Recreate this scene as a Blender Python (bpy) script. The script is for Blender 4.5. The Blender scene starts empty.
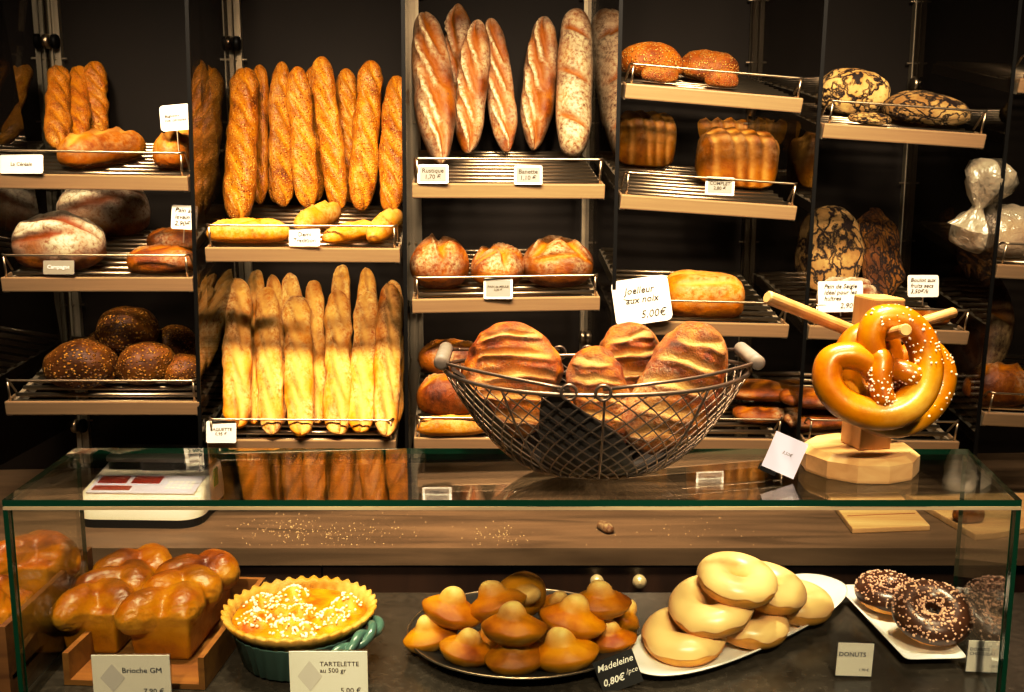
import bpy, bmesh, math, random
from mathutils import Vector, Matrix, noise as N
random.seed(7)
V = Vector
scene = bpy.context.scene
COL = scene.collection
PI = math.pi

# ------------------------------------------------------------------ camera
F, PITCH = 1050.0, math.radians(10)
CAM = V((0, 0, 1.58))
cd = bpy.data.cameras.new('camera'); cam = bpy.data.objects.new('camera', cd); COL.objects.link(cam)
cd.sensor_width = 36; cd.lens = F * 36 / 1024; cd.clip_start = .02
cam.location = CAM; cam.rotation_euler = (PI / 2 - PITCH, 0, 0)
scene.camera = cam
CP, SP = math.cos(PITCH), math.sin(PITCH)
def ray(px, py):
    u, v = (px - 512) / F, (py - 346) / F
    return V((u, CP - v * SP, -SP - v * CP))
def atY(px, py, Y):
    d = ray(px, py); return CAM + d * (Y / d.y)
def onplane(px, py, o, n):
    d = ray(px, py); return CAM + d * ((o - CAM).dot(n) / d.dot(n))
def atz(px, py, z): return onplane(px, py, V((0, 0, z)), V((0, 0, 1)))
def depth(p): return (p - CAM).dot(V((0, CP, -SP)))
def mpp(p): return depth(p) / F          # metres per photo pixel at a point

# ------------------------------------------------------------------ object helpers
def link(o, parent=None):
    COL.objects.link(o)
    if parent is not None: o.parent = parent
    return o
def tag(o, label=None, cat=None, group=None, kind=None):
    if label: o['label'] = label
    if cat: o['category'] = cat
    if group: o['group'] = group
    if kind: o['kind'] = kind
    return o
def empty(name, mat=None, label=None, cat=None, group=None):
    o = bpy.data.objects.new(name, None); o.empty_display_size = .03; COL.objects.link(o)
    if mat is not None: o.matrix_world = mat
    return tag(o, label, cat, group)
def meshobj(name, me, parent=None, mat=None, local=None):
    o = bpy.data.objects.new(name, me); link(o, parent)
    if mat is not None and not me.materials: me.materials.append(mat)
    if local is not None: o.matrix_local = local
    return o
class MB:
    def __init__(s): s.v = []; s.f = []; s.m = []; s.c = None
    def add(s, vs, fs, mi=0):
        b = len(s.v); s.v += [V(x) for x in vs]; s.f += [tuple(b + i for i in f) for f in fs]; s.m += [mi] * len(fs)
    def box(s, x0, x1, y0, y1, z0, z1, mi=0):
        s.hexa([(x0,y0,z0),(x1,y0,z0),(x1,y1,z0),(x0,y1,z0),(x0,y0,z1),(x1,y0,z1),(x1,y1,z1),(x0,y1,z1)], mi)
    def hexa(s, p, mi=0):
        s.add(p, [(3,2,1,0),(4,5,6,7),(0,1,5,4),(1,2,6,5),(2,3,7,6),(3,0,4,7)], mi)
    def tube(s, pts, r, n=8, closed=False, caps=True, mi=0):
        pts = [V(p) for p in pts]; m = len(pts)
        rs = r if isinstance(r, (list, tuple)) else [r] * m
        vs = []; up = None
        for i in range(m):
            a = pts[(i - 1) % m] if (closed or i > 0) else pts[i]
            b = pts[(i + 1) % m] if (closed or i < m - 1) else pts[i]
            t = (b - a); t = t.normalized() if t.length > 1e-9 else V((0, 0, 1))
            if up is None:
                up = V((0, 0, 1)) if abs(t.z) < .9 else V((1, 0, 0))
            up = (up - t * up.dot(t)); up = up.normalized() if up.length > 1e-6 else t.orthogonal().normalized()
            w = t.cross(up)
            for k in range(n):
                a_ = 2 * PI * k / n
                vs.append(pts[i] + (up * math.cos(a_) + w * math.sin(a_)) * rs[i])
        fs = []
        for i in range(m if closed else m - 1):
            j = (i + 1) % m
            for k in range(n):
                l = (k + 1) % n
                fs.append((i*n+k, i*n+l, j*n+l, j*n+k))
        if caps and not closed:
            fs.append(tuple(range(n - 1, -1, -1))); fs.append(tuple((m-1)*n + k for k in range(n)))
        s.add(vs, fs, mi)
    def lathe(s, prof, n=32, mod=None, mi=0, cap0=False, cap1=False, off=(0,0,0), sx=1, sy=1):
        vs = []
        for (r, z) in prof:
            for k in range(n):
                a = 2 * PI * k / n
                rr = r * (mod(a, z) if mod else 1)
                vs.append((off[0] + rr * math.cos(a) * sx, off[1] + rr * math.sin(a) * sy, off[2] + z))
        fs = []
        for i in range(len(prof) - 1):
            for k in range(n):
                l = (k + 1) % n
                fs.append((i*n+k, i*n+l, (i+1)*n+l, (i+1)*n+k))
        if cap0: fs.append(tuple(range(n - 1, -1, -1)))
        if cap1: fs.append(tuple((len(prof)-1)*n + k for k in range(n)))
        s.add(vs, fs, mi)
    def prism(s, poly, z0, z1, mi=0):
        n = len(poly)
        vs = [(x, y, z0) for x, y in poly] + [(x, y, z1) for x, y in poly]
        fs = [tuple(range(n - 1, -1, -1)), tuple(range(n, 2 * n))] + [(i, (i+1) % n, n + (i+1) % n, n + i) for i in range(n)]
        s.add(vs, fs, mi)
    def mesh(s, name, mats, smooth=False, cols=None, bevel=0):
        me = bpy.data.meshes.new(name); me.from_pydata([tuple(v) for v in s.v], [], s.f); me.update()
        for m in (mats if isinstance(mats, (list, tuple)) else [mats]): me.materials.append(m)
        for p, mi in zip(me.polygons, s.m): p.material_index = mi; p.use_smooth = smooth
        if cols:
            at = me.color_attributes.new('Col', 'FLOAT_COLOR', 'POINT')
            for i, c in enumerate(cols): at.data[i].color = (c[0], c[1], c[2], 1)
        if bevel:
            bm = bmesh.new(); bm.from_mesh(me)
            bmesh.ops.bevel(bm, geom=[e for e in bm.edges if len(e.link_faces) == 2 and e.calc_face_angle(0) > .6], offset=bevel, segments=2, affect='EDGES', profile=.6)
            bm.to_mesh(me); bm.free()
        return me
    def build(s, name, mats, parent=None, local=None, smooth=False, bevel=0, cols=None):
        return meshobj(name, s.mesh(name, mats, smooth, cols, bevel), parent, None, local)
def rounded(pts, r, n=5):
    pts = [V(p) for p in pts]; out = [pts[0]]
    for i in range(1, len(pts) - 1):
        p = pts[i]; a = (pts[i-1] - p); b = (pts[i+1] - p)
        rr = min(r, a.length / 2, b.length / 2)
        A = p + a.normalized() * rr; B = p + b.normalized() * rr
        for k in range(n + 1):
            t = k / n; out.append(A * (1-t)**2 + p * 2*t*(1-t) + B * t*t)
    return out + [pts[-1]]
def rrect(w, h, r, n=5, cx=0, cy=0):
    out = []
    for sx, sy, a0 in ((1,1,0),(-1,1,PI/2),(-1,-1,PI),(1,-1,1.5*PI)):
        for k in range(n + 1):
            a = a0 + PI/2*k/n
            out.append((cx + sx*(w/2 - r) + r*math.cos(a), cy + sy*(h/2 - r) + r*math.sin(a)))
    return out
def basis(x, y, z, o):
    return Matrix(((x.x,y.x,z.x,o.x),(x.y,y.y,z.y,o.y),(x.z,y.z,z.z,o.z),(0,0,0,1)))
def Rz(a): return Matrix.Rotation(a, 4, 'Z')
def Rx(a): return Matrix.Rotation(a, 4, 'X')
def Ry(a): return Matrix.Rotation(a, 4, 'Y')
def T(*p): return Matrix.Translation(V(p))
def Sc(x, y, z): return Matrix.Diagonal((x, y, z, 1))

# ------------------------------------------------------------------ materials
def srgb(h):
    h = h.lstrip('#'); r = [int(h[i:i+2], 16) / 255 for i in (0, 2, 4)]
    return tuple(c / 12.92 if c <= .04045 else ((c + .055) / 1.055) ** 2.4 for c in r) + (1,)
class Nt:
    def __init__(s, name):
        s.m = bpy.data.materials.new(name); s.m.use_nodes = True; s.t = s.m.node_tree
        s.b = s.t.nodes['Principled BSDF']; s.out = s.t.nodes['Material Output']
    def n(s, typ, **kw):
        nd = s.t.nodes.new(typ)
        for k, v in kw.items():
            if k.startswith('i_'):
                k = k[2:]; k = int(k) if k.isdigit() else k.replace('_', ' ')
                nd.inputs[k].default_value = v
            else: setattr(nd, k, v)
        return nd
    def l(s, a, b): s.t.links.new(a, b)
    def mix(s, fac, a, b, mode='MIX'):
        nd = s.t.nodes.new('ShaderNodeMix'); nd.data_type = 'RGBA'; nd.blend_type = mode
        for x, i in ((fac, 0), (a, 6), (b, 7)):
            if hasattr(x, 'links') or isinstance(x, bpy.types.NodeSocket): s.l(x, nd.inputs[i])
            else: nd.inputs[i].default_value = x
        return nd.outputs[2]
    def math(s, op, a, b=0.0, clamp=False):
        nd = s.t.nodes.new('ShaderNodeMath'); nd.operation = op; nd.use_clamp = clamp
        for i, x in enumerate((a, b)):
            if isinstance(x, bpy.types.NodeSocket): s.l(x, nd.inputs[i])
            else: nd.inputs[i].default_value = x
        return nd.outputs[0]
    def ramp(s, fac, stops):
        nd = s.t.nodes.new('ShaderNodeValToRGB'); el = nd.color_ramp.elements
        while len(el) < len(stops): el.new(.5)
        for e, (p, c) in zip(el, stops): e.position = p; e.color = c
        s.l(fac, nd.inputs[0]); return nd.outputs[0]
def plain(name, col, rough=.5, metal=0, spec=.5, noise=0, bump=0, scale=40, coat=0):
    k = Nt(name); c = srgb(col)
    k.b.inputs['Roughness'].default_value = rough; k.b.inputs['Metallic'].default_value = metal
    k.b.inputs['Specular IOR Level'].default_value = spec; k.b.inputs['Coat Weight'].default_value = coat
    if noise or bump:
        tc = k.n('ShaderNodeTexCoord'); nz = k.n('ShaderNodeTexNoise', i_Scale=scale, i_Detail=5.0)
        k.l(tc.outputs['Object'], nz.inputs['Vector'])
        d = tuple(x * (1 - noise) for x in c[:3]) + (1,); h = tuple(min(1, x * (1 + noise)) for x in c[:3]) + (1,)
        k.l(k.ramp(nz.outputs[0], [(.3, d), (.7, h)]), k.b.inputs['Base Color'])
        if bump:
            bp = k.n('ShaderNodeBump', i_Strength=bump, i_Distance=.004); k.l(nz.outputs[0], bp.inputs['Height']); k.l(bp.outputs[0], k.b.inputs['Normal'])
    else: k.b.inputs['Base Color'].default_value = c
    return k.m
def brushed(name, col, rough=.38, axis=0, metal=.9):
    k = Nt(name); c = srgb(col)
    tc = k.n('ShaderNodeTexCoord'); mp = k.n('ShaderNodeMapping'); s = [160.0] * 3; s[axis] = 3.0; mp.inputs['Scale'].default_value = s
    k.l(tc.outputs['Object'], mp.inputs['Vector']); nz = k.n('ShaderNodeTexNoise', i_Scale=1.0, i_Detail=4.0); k.l(mp.outputs[0], nz.inputs['Vector'])
    k.l(k.ramp(nz.outputs[0], [(.3, tuple(x*.75 for x in c[:3]) + (1,)), (.7, c)]), k.b.inputs['Base Color'])
    k.b.inputs['Metallic'].default_value = metal; k.b.inputs['Roughness'].default_value = rough
    return k.m
def glass(name, tint, edge=None, ior=1.5, rough=0.0, gain=1.0):
    k = Nt(name); k.t.nodes.remove(k.b)
    tr = k.n('ShaderNodeBsdfTransparent'); tr.inputs[0].default_value = tint
    gl = k.n('ShaderNodeBsdfGlossy'); gl.inputs['Roughness'].default_value = rough; gl.inputs[0].default_value = (1, 1, 1, 1)
    fr = k.n('ShaderNodeFresnel'); ge = k.n('ShaderNodeNewGeometry')
    k.l(k.math('SUBTRACT', ior, k.math('MULTIPLY', ge.outputs['Backfacing'], ior - 1 / ior)), fr.inputs['IOR']); mx = k.n('ShaderNodeMixShader')
    k.l(k.math('MULTIPLY', fr.outputs[0], gain, True), mx.inputs[0]); k.l(tr.outputs[0], mx.inputs[1]); k.l(gl.outputs[0], mx.inputs[2]); k.l(mx.outputs[0], k.out.inputs[0])
    return k.m
def wood(name, a, b, scale=(2, 30, 30), rough=.5, bump=.1):
    k = Nt(name); tc = k.n('ShaderNodeTexCoord'); mp = k.n('ShaderNodeMapping'); mp.inputs['Scale'].default_value = scale
    k.l(tc.outputs['Object'], mp.inputs['Vector']); nz = k.n('ShaderNodeTexNoise', i_Scale=1.5, i_Detail=6.0, i_Distortion=.8); k.l(mp.outputs[0], nz.inputs['Vector'])
    k.l(k.ramp(nz.outputs[0], [(.3, srgb(a)), (.7, srgb(b))]), k.b.inputs['Base Color']); k.b.inputs['Roughness'].default_value = rough
    bp = k.n('ShaderNodeBump', i_Strength=bump, i_Distance=.002); k.l(nz.outputs[0], bp.inputs['Height']); k.l(bp.outputs[0], k.b.inputs['Normal'])
    return k.m
def crust(name, dark, mid, light, pale='#f0c060', flour='#e8d8b8', scale=14, rough=.5, seeds=None, seedscale=130, cracks=None, crackscale=13,
          speck=.5, bump=.5, coat=0, fthr=.5, spec=.35):
    """Baked crust. Vertex colour Col: R = torn pale crumb, G = flour dusting, B = burnt ridges and shade on upper ends."""
    k = Nt(name); tc = k.n('ShaderNodeTexCoord'); oi = k.n('ShaderNodeObjectInfo')
    off = k.n('ShaderNodeVectorMath', operation='ADD'); sc = k.n('ShaderNodeVectorMath', operation='SCALE')
    cx = k.n('ShaderNodeCombineXYZ'); k.l(oi.outputs['Random'], cx.inputs[0]); k.l(oi.outputs['Random'], cx.inputs[1]); k.l(cx.outputs[0], sc.inputs[0]); sc.inputs['Scale'].default_value = 9.0
    k.l(tc.outputs['Object'], off.inputs[0]); k.l(sc.outputs[0], off.inputs[1]); P = off.outputs[0]
    at = k.n('ShaderNodeAttribute', attribute_name='Col'); sp = k.n('ShaderNodeSeparateColor'); k.l(at.outputs['Color'], sp.inputs[0])
    n1 = k.n('ShaderNodeTexNoise', i_Scale=float(scale), i_Detail=6.0, i_Roughness=.6); k.l(P, n1.inputs['Vector'])
    n2 = k.n('ShaderNodeTexNoise', i_Scale=float(scale) * 7, i_Detail=4.0, i_Roughness=.7); k.l(P, n2.inputs['Vector'])
    base = k.ramp(n1.outputs[0], [(.32, srgb(dark)), (.47, srgb(mid)), (.66, srgb(light))])
    var = k.n('ShaderNodeHueSaturation'); k.l(base, var.inputs['Color'])
    k.l(k.math('ADD', k.math('MULTIPLY', oi.outputs['Random'], .4), .8), var.inputs['Value'])
    base = k.mix(k.math('MULTIPLY', k.math('GREATER_THAN', n2.outputs[0], .6), speck), var.outputs[0], srgb(dark))
    base = k.mix(k.math('MULTIPLY', sp.outputs[0], k.math('ADD', n2.outputs[0], .35), True), base, srgb(pale))
    base = k.mix(sp.outputs[2], base, tuple(x * .35 for x in srgb(dark)[:3]) + (1,))
    fl = k.math('MULTIPLY', sp.outputs[1], k.ramp(n2.outputs[0], [(fthr - .15, (0,0,0,1)), (fthr + .12, (1,1,1,1))]), True)
    base = k.mix(fl, base, srgb(flour))
    h = n2.outputs[0]
    if seeds:
        vo = k.n('ShaderNodeTexVoronoi', i_Scale=float(seedscale)); k.l(P, vo.inputs['Vector'])
        sepc = k.n('ShaderNodeSeparateColor'); k.l(vo.outputs['Color'], sepc.inputs[0])
        blob = k.ramp(vo.outputs['Distance'], [(.25, (1,1,1,1)), (.5, (0,0,0,1))])
        msk = k.math('MULTIPLY', blob, k.math('GREATER_THAN', sepc.outputs[0], .18))
        sc_ = k.ramp(sepc.outputs[1], [(.1, srgb(seeds[0])), (.55, srgb(seeds[1])), (.95, srgb(seeds[2]))])
        base = k.mix(msk, base, sc_); h = k.math('ADD', k.math('MULTIPLY', n2.outputs[0], .4), msk)
    if cracks:
        dn = k.n('ShaderNodeTexNoise', i_Scale=16.0, i_Detail=5.0); k.l(P, dn.inputs['Vector'])
        ds = k.n('ShaderNodeVectorMath', operation='SCALE'); k.l(dn.outputs['Color'], ds.inputs[0]); ds.inputs['Scale'].default_value = .16
        st = k.n('ShaderNodeVectorMath', operation='MULTIPLY'); k.l(P, st.inputs[0]); st.inputs[1].default_value = (.55, 1, 1); da = k.n('ShaderNodeVectorMath', operation='ADD'); k.l(st.outputs[0], da.inputs[0]); k.l(ds.outputs[0], da.inputs[1])
        ve = k.n('ShaderNodeTexVoronoi', feature='DISTANCE_TO_EDGE', i_Scale=float(crackscale)); k.l(da.outputs[0], ve.inputs['Vector'])
        cr = k.ramp(k.math('ADD', ve.outputs['Distance'], k.math('MULTIPLY', k.math('SUBTRACT', dn.outputs[0], .5), .35)), [(.03, (1,1,1,1)), (.13, (0,0,0,1))])
        base = k.mix(cr, base, srgb(cracks)); h = k.math('SUBTRACT', k.math('MULTIPLY', n2.outputs[0], .5), cr)
    hs = k.n('ShaderNodeHueSaturation', i_Hue=.495, i_Saturation=1.10, i_Value=.92); k.l(base, hs.inputs['Color']); k.l(hs.outputs[0], k.b.inputs['Base Color'])
    k.b.inputs['Roughness'].default_value = rough; k.b.inputs['Specular IOR Level'].default_value = spec; k.b.inputs['Coat Weight'].default_value = coat; k.b.inputs['Coat Roughness'].default_value = .25
    bp = k.n('ShaderNodeBump', i_Strength=bump, i_Distance=.003); k.l(h, bp.inputs['Height']); k.l(bp.outputs[0], k.b.inputs['Normal'])
    return k.m

M = {}
M['wall'] = plain('charcoal wall', '#19120c', .7, noise=.25, scale=3, bump=.03, spec=.2)
M['floor'] = plain('floor tile', '#3a322a', .5, noise=.2, scale=5)
M['ceiling'] = plain('ceiling paint', '#4a4238', .8)
M['steel'] = brushed('brushed steel lip', '#a88c68', .45, 0, .25)
M['wire'] = plain('chromed wire', '#bfae94', .35, 1)
M['post'] = brushed('post metal', '#b3a78f', .45, 2, .4)
M['smoked'] = glass('smoked glass', (.5, .47, .44, 1), ior=1.6, gain=1.0)
M['black'] = plain('black edge', '#0b0a09', .5, spec=.15)
M['glass'] = glass('clear glass', (.95, .975, .955, 1))
M['clear'] = glass('clear acrylic', (.9, .9, .88, 1), gain=1.3)
M['edge'] = plain('green glass edge', '#0c3d28', .12, spec=.8)
M['bevel'] = plain('bevel highlight', '#b6a988', .25, spec=.8)  # beige paints in the reflection along the front glass's top bevel
M['deck'] = plain('dark stone', '#3a332b', .25, noise=.35, scale=90, spec=.5)
M['worktop'] = wood('grey brown worktop', '#58432f', '#846a4e', (1.5, 14, 14), .45)
M['cabinet'] = wood('dark cabinet', '#2b1a12', '#3c2518', (18, 18, 2), .45)
M['panel'] = plain('case base panel', '#1d1814', .5)
M['brass'] = plain('polished brass', '#f0d9a8', .25, .35, spec=.8)
M['paper'] = plain('white card', '#f4eee4', .6)
M['emblem'] = plain('pale grey print', '#dcd6d2', .6)
M['slate'] = plain('grey slate card', '#8d877c', .6)
M['ink'] = plain('black ink', '#151316', .6)
M['chalk'] = plain('white chalk', '#f2efe8', .7)
M['chalkboard'] = plain('black card', '#151210', .6)
M['basketwire'] = plain('dark bronze wire', '#8f7f70', .35, .85)
M['grip'] = plain('grey wooden grip', '#8d8378', .55, noise=.15, scale=60)
M['napkin'] = plain('dark grey napkin', '#3b3733', .5, noise=.3, scale=120, bump=.2)
M['pine'] = wood('pale pine', '#c99a5a', '#e3bd80', (22, 22, 1.6), .5)
M['pineflat'] = wood('pale pine board', '#c79c60', '#e2c086', (2, 25, 25), .5)
M['traywood'] = wood('tray wood', '#7a4a20', '#a2702f', (2, 25, 25), .5)
M['cratewood'] = wood('dark crate wood', '#5a3716', '#84592a', (2, 25, 25), .6)
M['porcelain'] = plain('white porcelain', '#f3f0ea', .15, spec=.6)
M['darkplate'] = plain('dark plate', '#35312d', .3, .3, noise=.15, scale=6)
M['dish'] = plain('green glazed stoneware', '#4d6b62', .22, spec=.6, noise=.15, scale=10)
M['cream'] = plain('cream plastic', '#efe6d2', .35)
M['keys'] = plain('pale violet keypad', '#d5d3e6', .4)
M['lcd'] = plain('red display', '#8a2210', .2)
M['pan'] = brushed('scale pan', '#a39a8a', .3, 0)
M['rubber'] = plain('black rubber', '#121110', .5)
M['greenlabel'] = plain('green sticker', '#1f8a3e', .4)
M['sugar'] = plain('pearl sugar', '#fff6de', .4)
M['saltc'] = plain('coarse salt', '#fdf3e0', .3)
M['choc'] = plain('chocolate glaze', '#472818', .3, noise=.2, scale=50, spec=.6)
M['glaze'] = plain('sugar glaze', '#ecc486', .32, noise=.06, scale=30, spec=.5)
M['dough'] = plain('fried dough', '#d39a3c', .5, noise=.12, scale=40)
M['dough2'] = plain('golden dough', '#d9a04a', .5, noise=.15, scale=40)
M['nut'] = plain('chopped nut', '#d8b096', .5)
M['crumb'] = plain('crumbs', '#c9ad82', .8)

M['baguette'] = crust('golden seeded baguette crust', '#5e2b08', '#a0601c', '#c48a3a', pale='#c98f3e', flour='#dcb46e', scale=24, speck=.55, rough=.45, bump=.8, fthr=.5, seeds=('#c98f42', '#e0b76c', '#7a3f10'), seedscale=210)
M['palebag'] = crust('pale floured baguette crust', '#7d3d0c', '#bd7c2a', '#dca850', pale='#eec67c', flour='#f1d89c', scale=15, speck=.35, rough=.5, bump=.7)
M['rustic'] = crust('rustic dark crust', '#3d1d0a', '#6f3c10', '#96601f', pale='#9a6226', flour='#e6d6b2', scale=16, speck=.55, rough=.5, fthr=.46, bump=.8)
M['country'] = crust('country crust', '#3f1b06', '#733c0d', '#a0651e', pale='#b57a2e', flour='#d9c39a', scale=14, speck=.6, rough=.5, bump=.9)
M['floured'] = crust('heavily floured crust', '#42200a', '#6e3c14', '#91602a', pale='#80461a', flour='#ece0c2', scale=14, rough=.6, fthr=.42, bump=.9)
M['rye'] = crust('cracked rye', '#7a5a30', '#a88a58', '#cdb27c', flour='#d8c698', scale=8, rough=.75, cracks='#1c0c06', crackscale=20, speck=.4, bump=1.0)
M['seeded'] = crust('seeded crust', '#5c2e08', '#8a5018', '#a56c28', seeds=('#b98d48', '#d2b274', '#7a5220'), scale=12, seedscale=150, rough=.6, bump=1.0)
M['darkseed'] = crust('dark seeded crust', '#2c1607', '#54300f', '#805420', seeds=('#c79c52', '#9c7032', '#5e3e1a'), scale=12, seedscale=150, rough=.55, bump=1.0)
M['tin'] = crust('tin loaf crust', '#6e3508', '#a5651e', '#c48c3c', pale='#dcae66', scale=11, speck=.35, rough=.5, flour='#d6bb86', bump=.7)
M['roll'] = crust('roll crust', '#9a540f', '#c98a2c', '#dfa94c', pale='#e9be74', scale=14, speck=.3, rough=.5, flour='#eed29a', bump=.5)
M['basketbread'] = crust('glossy feast bread crust', '#3d1402', '#9a4a0c', '#d08a30', pale='#f3d08a', flour='#f0d8a0', scale=34, speck=.85, rough=.3, spec=.7, bump=1.0, fthr=.5)
M['brioche'] = crust('brioche crust', '#5e2605', '#a5641e', '#d09a44', pale='#e0b058', scale=11, speck=.2, rough=.38, bump=.5, coat=.08, spec=.5)
M['madeleine'] = crust('madeleine', '#a5560e', '#d68f28', '#e8ad48', pale='#f8dc94', scale=14, speck=.1, rough=.5, bump=.2)
M['pretzel'] = crust('lye pretzel crust', '#a8560f', '#d88f24', '#eeb344', pale='#f3cc6c', scale=9, speck=.05, rough=.3, bump=.15, coat=.2, spec=.5)
M['darkrye'] = crust('dark cracked rye', '#3a2210', '#5e3a1c', '#8c6434', flour='#a88a58', scale=10, rough=.7, cracks='#180a05', crackscale=30, speck=.5, bump=1.0)
M['darkcrust'] = crust('dark crust', '#1e0d05', '#3c1e0b', '#5e3616', pale='#7a4f22', flour='#a08a60', scale=12, speck=.5, rough=.6, bump=.9)
M['custard'] = crust('custard and choux', '#c8660c', '#dd8f1e', '#eeb036', pale='#f4d07a', scale=26, speck=.15, rough=.35, bump=.5)
M['pastry'] = crust('tart pastry', '#cf9a42', '#e3b662', '#efcb80', scale=16, speck=.1, rough=.55, bump=.2)
def bagmat():
    k = Nt('clear plastic bag'); k.t.nodes.remove(k.b)
    tr = k.n('ShaderNodeBsdfTransparent'); tr.inputs[0].default_value = (.95, .94, .9, 1)
    gl = k.n('ShaderNodeBsdfGlossy'); gl.inputs['Roughness'].default_value = .18; gl.inputs[0].default_value = (1, .97, .9, 1)
    df = k.n('ShaderNodeBsdfDiffuse'); df.inputs[0].default_value = srgb('#e8dcc0')
    tc = k.n('ShaderNodeTexCoord'); nz = k.n('ShaderNodeTexNoise', i_Scale=28.0, i_Detail=4.0, i_Distortion=1.5); k.l(tc.outputs['Object'], nz.inputs['Vector'])
    bp = k.n('ShaderNodeBump', i_Strength=.9, i_Distance=.01); k.l(nz.outputs[0], bp.inputs['Height'])
    k.l(bp.outputs[0], gl.inputs['Normal']); k.l(bp.outputs[0], df.inputs['Normal'])
    m1 = k.n('ShaderNodeMixShader', i_0=.38); m2 = k.n('ShaderNodeMixShader', i_0=.35)
    k.l(tr.outputs[0], m1.inputs[1]); k.l(gl.outputs[0], m1.inputs[2]); k.l(m1.outputs[0], m2.inputs[1]); k.l(df.outputs[0], m2.inputs[2]); k.l(m2.outputs[0], k.out.inputs[0])
    return k.m
M['bag'] = bagmat()

# ------------------------------------------------------------------ bread generators
def sgnpow(c, k): return math.copysign(abs(c) ** k, c)
def loaf_mesh(name, mat, L, W, H, ep=2.0, eq=2.0, k=.9, flat=.35, slashes=(), lump=.004, lscale=9, seed=0, nu=72, nv=40, wv=.25, flour=.0, fl_lo=.0, burn=0.0, bend=0.0, pinch=None, earfl=0.0, toast_shade=0.0):
    """One loaf: long axis x, base at z = 0. slashes: (centre x, centre arc, angle deg, half length, width, depth, ear)."""
    vs = []; cols = []; zc = flat * H
    so = V((seed * 3.7, seed * 1.9, seed * 5.3))
    for i in range(nu + 1):
        t = i / nu; u = -math.cos(PI * t) * .55 + (2 * t - 1) * .45
        pf = max(0.0, 1 - abs(u) ** ep) ** (1 / eq); pf = max(pf, .012)
        x = u * L / 2
        if pinch: pf *= pinch(u)
        for j in range(nv):
            th = 2 * PI * j / nv; c, s = math.cos(th), math.sin(th)
            y = W / 2 * pf * sgnpow(c, k)
            z = zc + (H - zc) * pf * sgnpow(s, k) if s > 0 else zc + zc * min(1, pf ** .6) * max(-1, sgnpow(s, k) * 1.25)
            p = V((x, y, z)); nrm = V((u * .3 * (1 - pf), c, s)).normalized()
            top = max(0, min(1, s * 2 + .6))
            d = (N.noise((p + so) * lscale) * lump + N.noise((p + so) * lscale * 3.1) * lump * .4) * (1 if s > -.5 else .0)
            pale = 0; br = 0; ef = 0; arc = (PI / 2 - th) * W / 2 if th < 1.5 * PI else (PI / 2 - th + 2 * PI) * W / 2
            br = toast_shade * max(0, u + .1) * (.7 + .6 * N.noise(p * 30 + so)) if toast_shade else 0  # darkens the upper end: browner crust with the shelf's shade painted in
            wob = N.noise(p * 38 + so) * wv
            for (cx, ca, ang, hl, w, dep, ear) in slashes:
                a = math.radians(ang); dx, da = x - cx, arc - ca
                tt = (dx * math.cos(a) + da * math.sin(a)) / hl; dd = (-dx * math.sin(a) + da * math.cos(a)) / w + wob
                if abs(tt) < 1 and abs(dd) < 3:
                    fall = (1 - tt * tt) ** .5
                    g = math.exp(-dd * dd / max(.05, fall)) ; e = math.exp(-((dd - 1.25) / .4) ** 2) * fall
                    d += (-dep * g + ear * e) * fall; pale = max(pale, g * fall * 1.1); br = max(br, e * burn); ef = max(ef, e * earfl)
            p += nrm * d
            if p.z < 0: p.z = 0
            p.z += bend * (u * u)
            fn = N.noise((p + so) * 14) * .5 + .5
            g = flour * max(0, min(1, (fn - fl_lo) * 2.2)) * top * (1 - min(1, pale))
            g = max(g, min(1, ef * (.6 + fn)))
            cols.append((min(1, pale), g, br)); vs.append(p)
    fs = []
    for i in range(nu):
        for j in range(nv):
            l = (j + 1) % nv; fs.append((i*nv + j, i*nv + l, (i+1)*nv + l, (i+1)*nv + j))
    fs.append(tuple(range(nv - 1, -1, -1))); fs.append(tuple(nu*nv + j for j in range(nv)))
    fs = [tuple(reversed(f)) for f in fs]
    b = MB(); b.v = vs; b.f = fs; b.m = [0] * len(fs)
    me = b.mesh(name, mat, True, cols)
    me['dims'] = (L, W, H)
    return me
def diag(n, L, ang, hl, w, dep, ear, span=.76, jit=.0, arc=0):
    return [(-L*span/2 + L*span*i/(n-1), arc + random.uniform(-jit, jit), ang + random.uniform(-4, 4), hl, w, dep, ear) for i in range(n)]
MS = {}
for i in range(4):
    MS['baguette', i] = loaf_mesh('baguette', M['baguette'], .42, .066, .062, 6, 2.0, slashes=diag(5, .42, 26, .055, .0095, .010, .0065, .78, .005), lump=.006, lscale=13, seed=i, flour=.35, fl_lo=.2, burn=.45, nu=110)
    MS['palebag', i] = loaf_mesh('pale_baguette', M['palebag'], .40, .064, .056, 9, 2.0, slashes=diag(4, .4, 12, .08, .0095, .009, .0075, .72, .006), lump=.008, lscale=12, seed=20+i, flour=.8, fl_lo=.2, burn=.6, toast_shade=.42, nu=100)
    MS['rustic', i] = loaf_mesh('rustic_baguette', M['rustic'], 0.40, .076, .066, 2.8, 1.7, slashes=diag(4, .4, 17, .08, .011, .012, .010, .62, .004), lump=.006, seed=40+i, flour=.6, fl_lo=.25, burn=.0, earfl=1.2, nu=110)
MS['flourbag', 0] = loaf_mesh('floured_loaf', M['rustic'], .40, .085, .075, 5, 2.0, slashes=diag(3, .4, 65, .05, .009, .008, .005, .6), lump=.005, seed=48, flour=.7, fl_lo=.1, burn=.6, nu=80)
for i in range(4):
    MS['demi', i] = loaf_mesh('demi_baguette', M['roll'], .22, .07, .058, 3.4, 1.8, slashes=diag(3, .22, 28, .035, .008, .006, .004, .6), lump=.003, seed=60+i, flour=.6, fl_lo=.2, burn=.2, nu=60)
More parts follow.
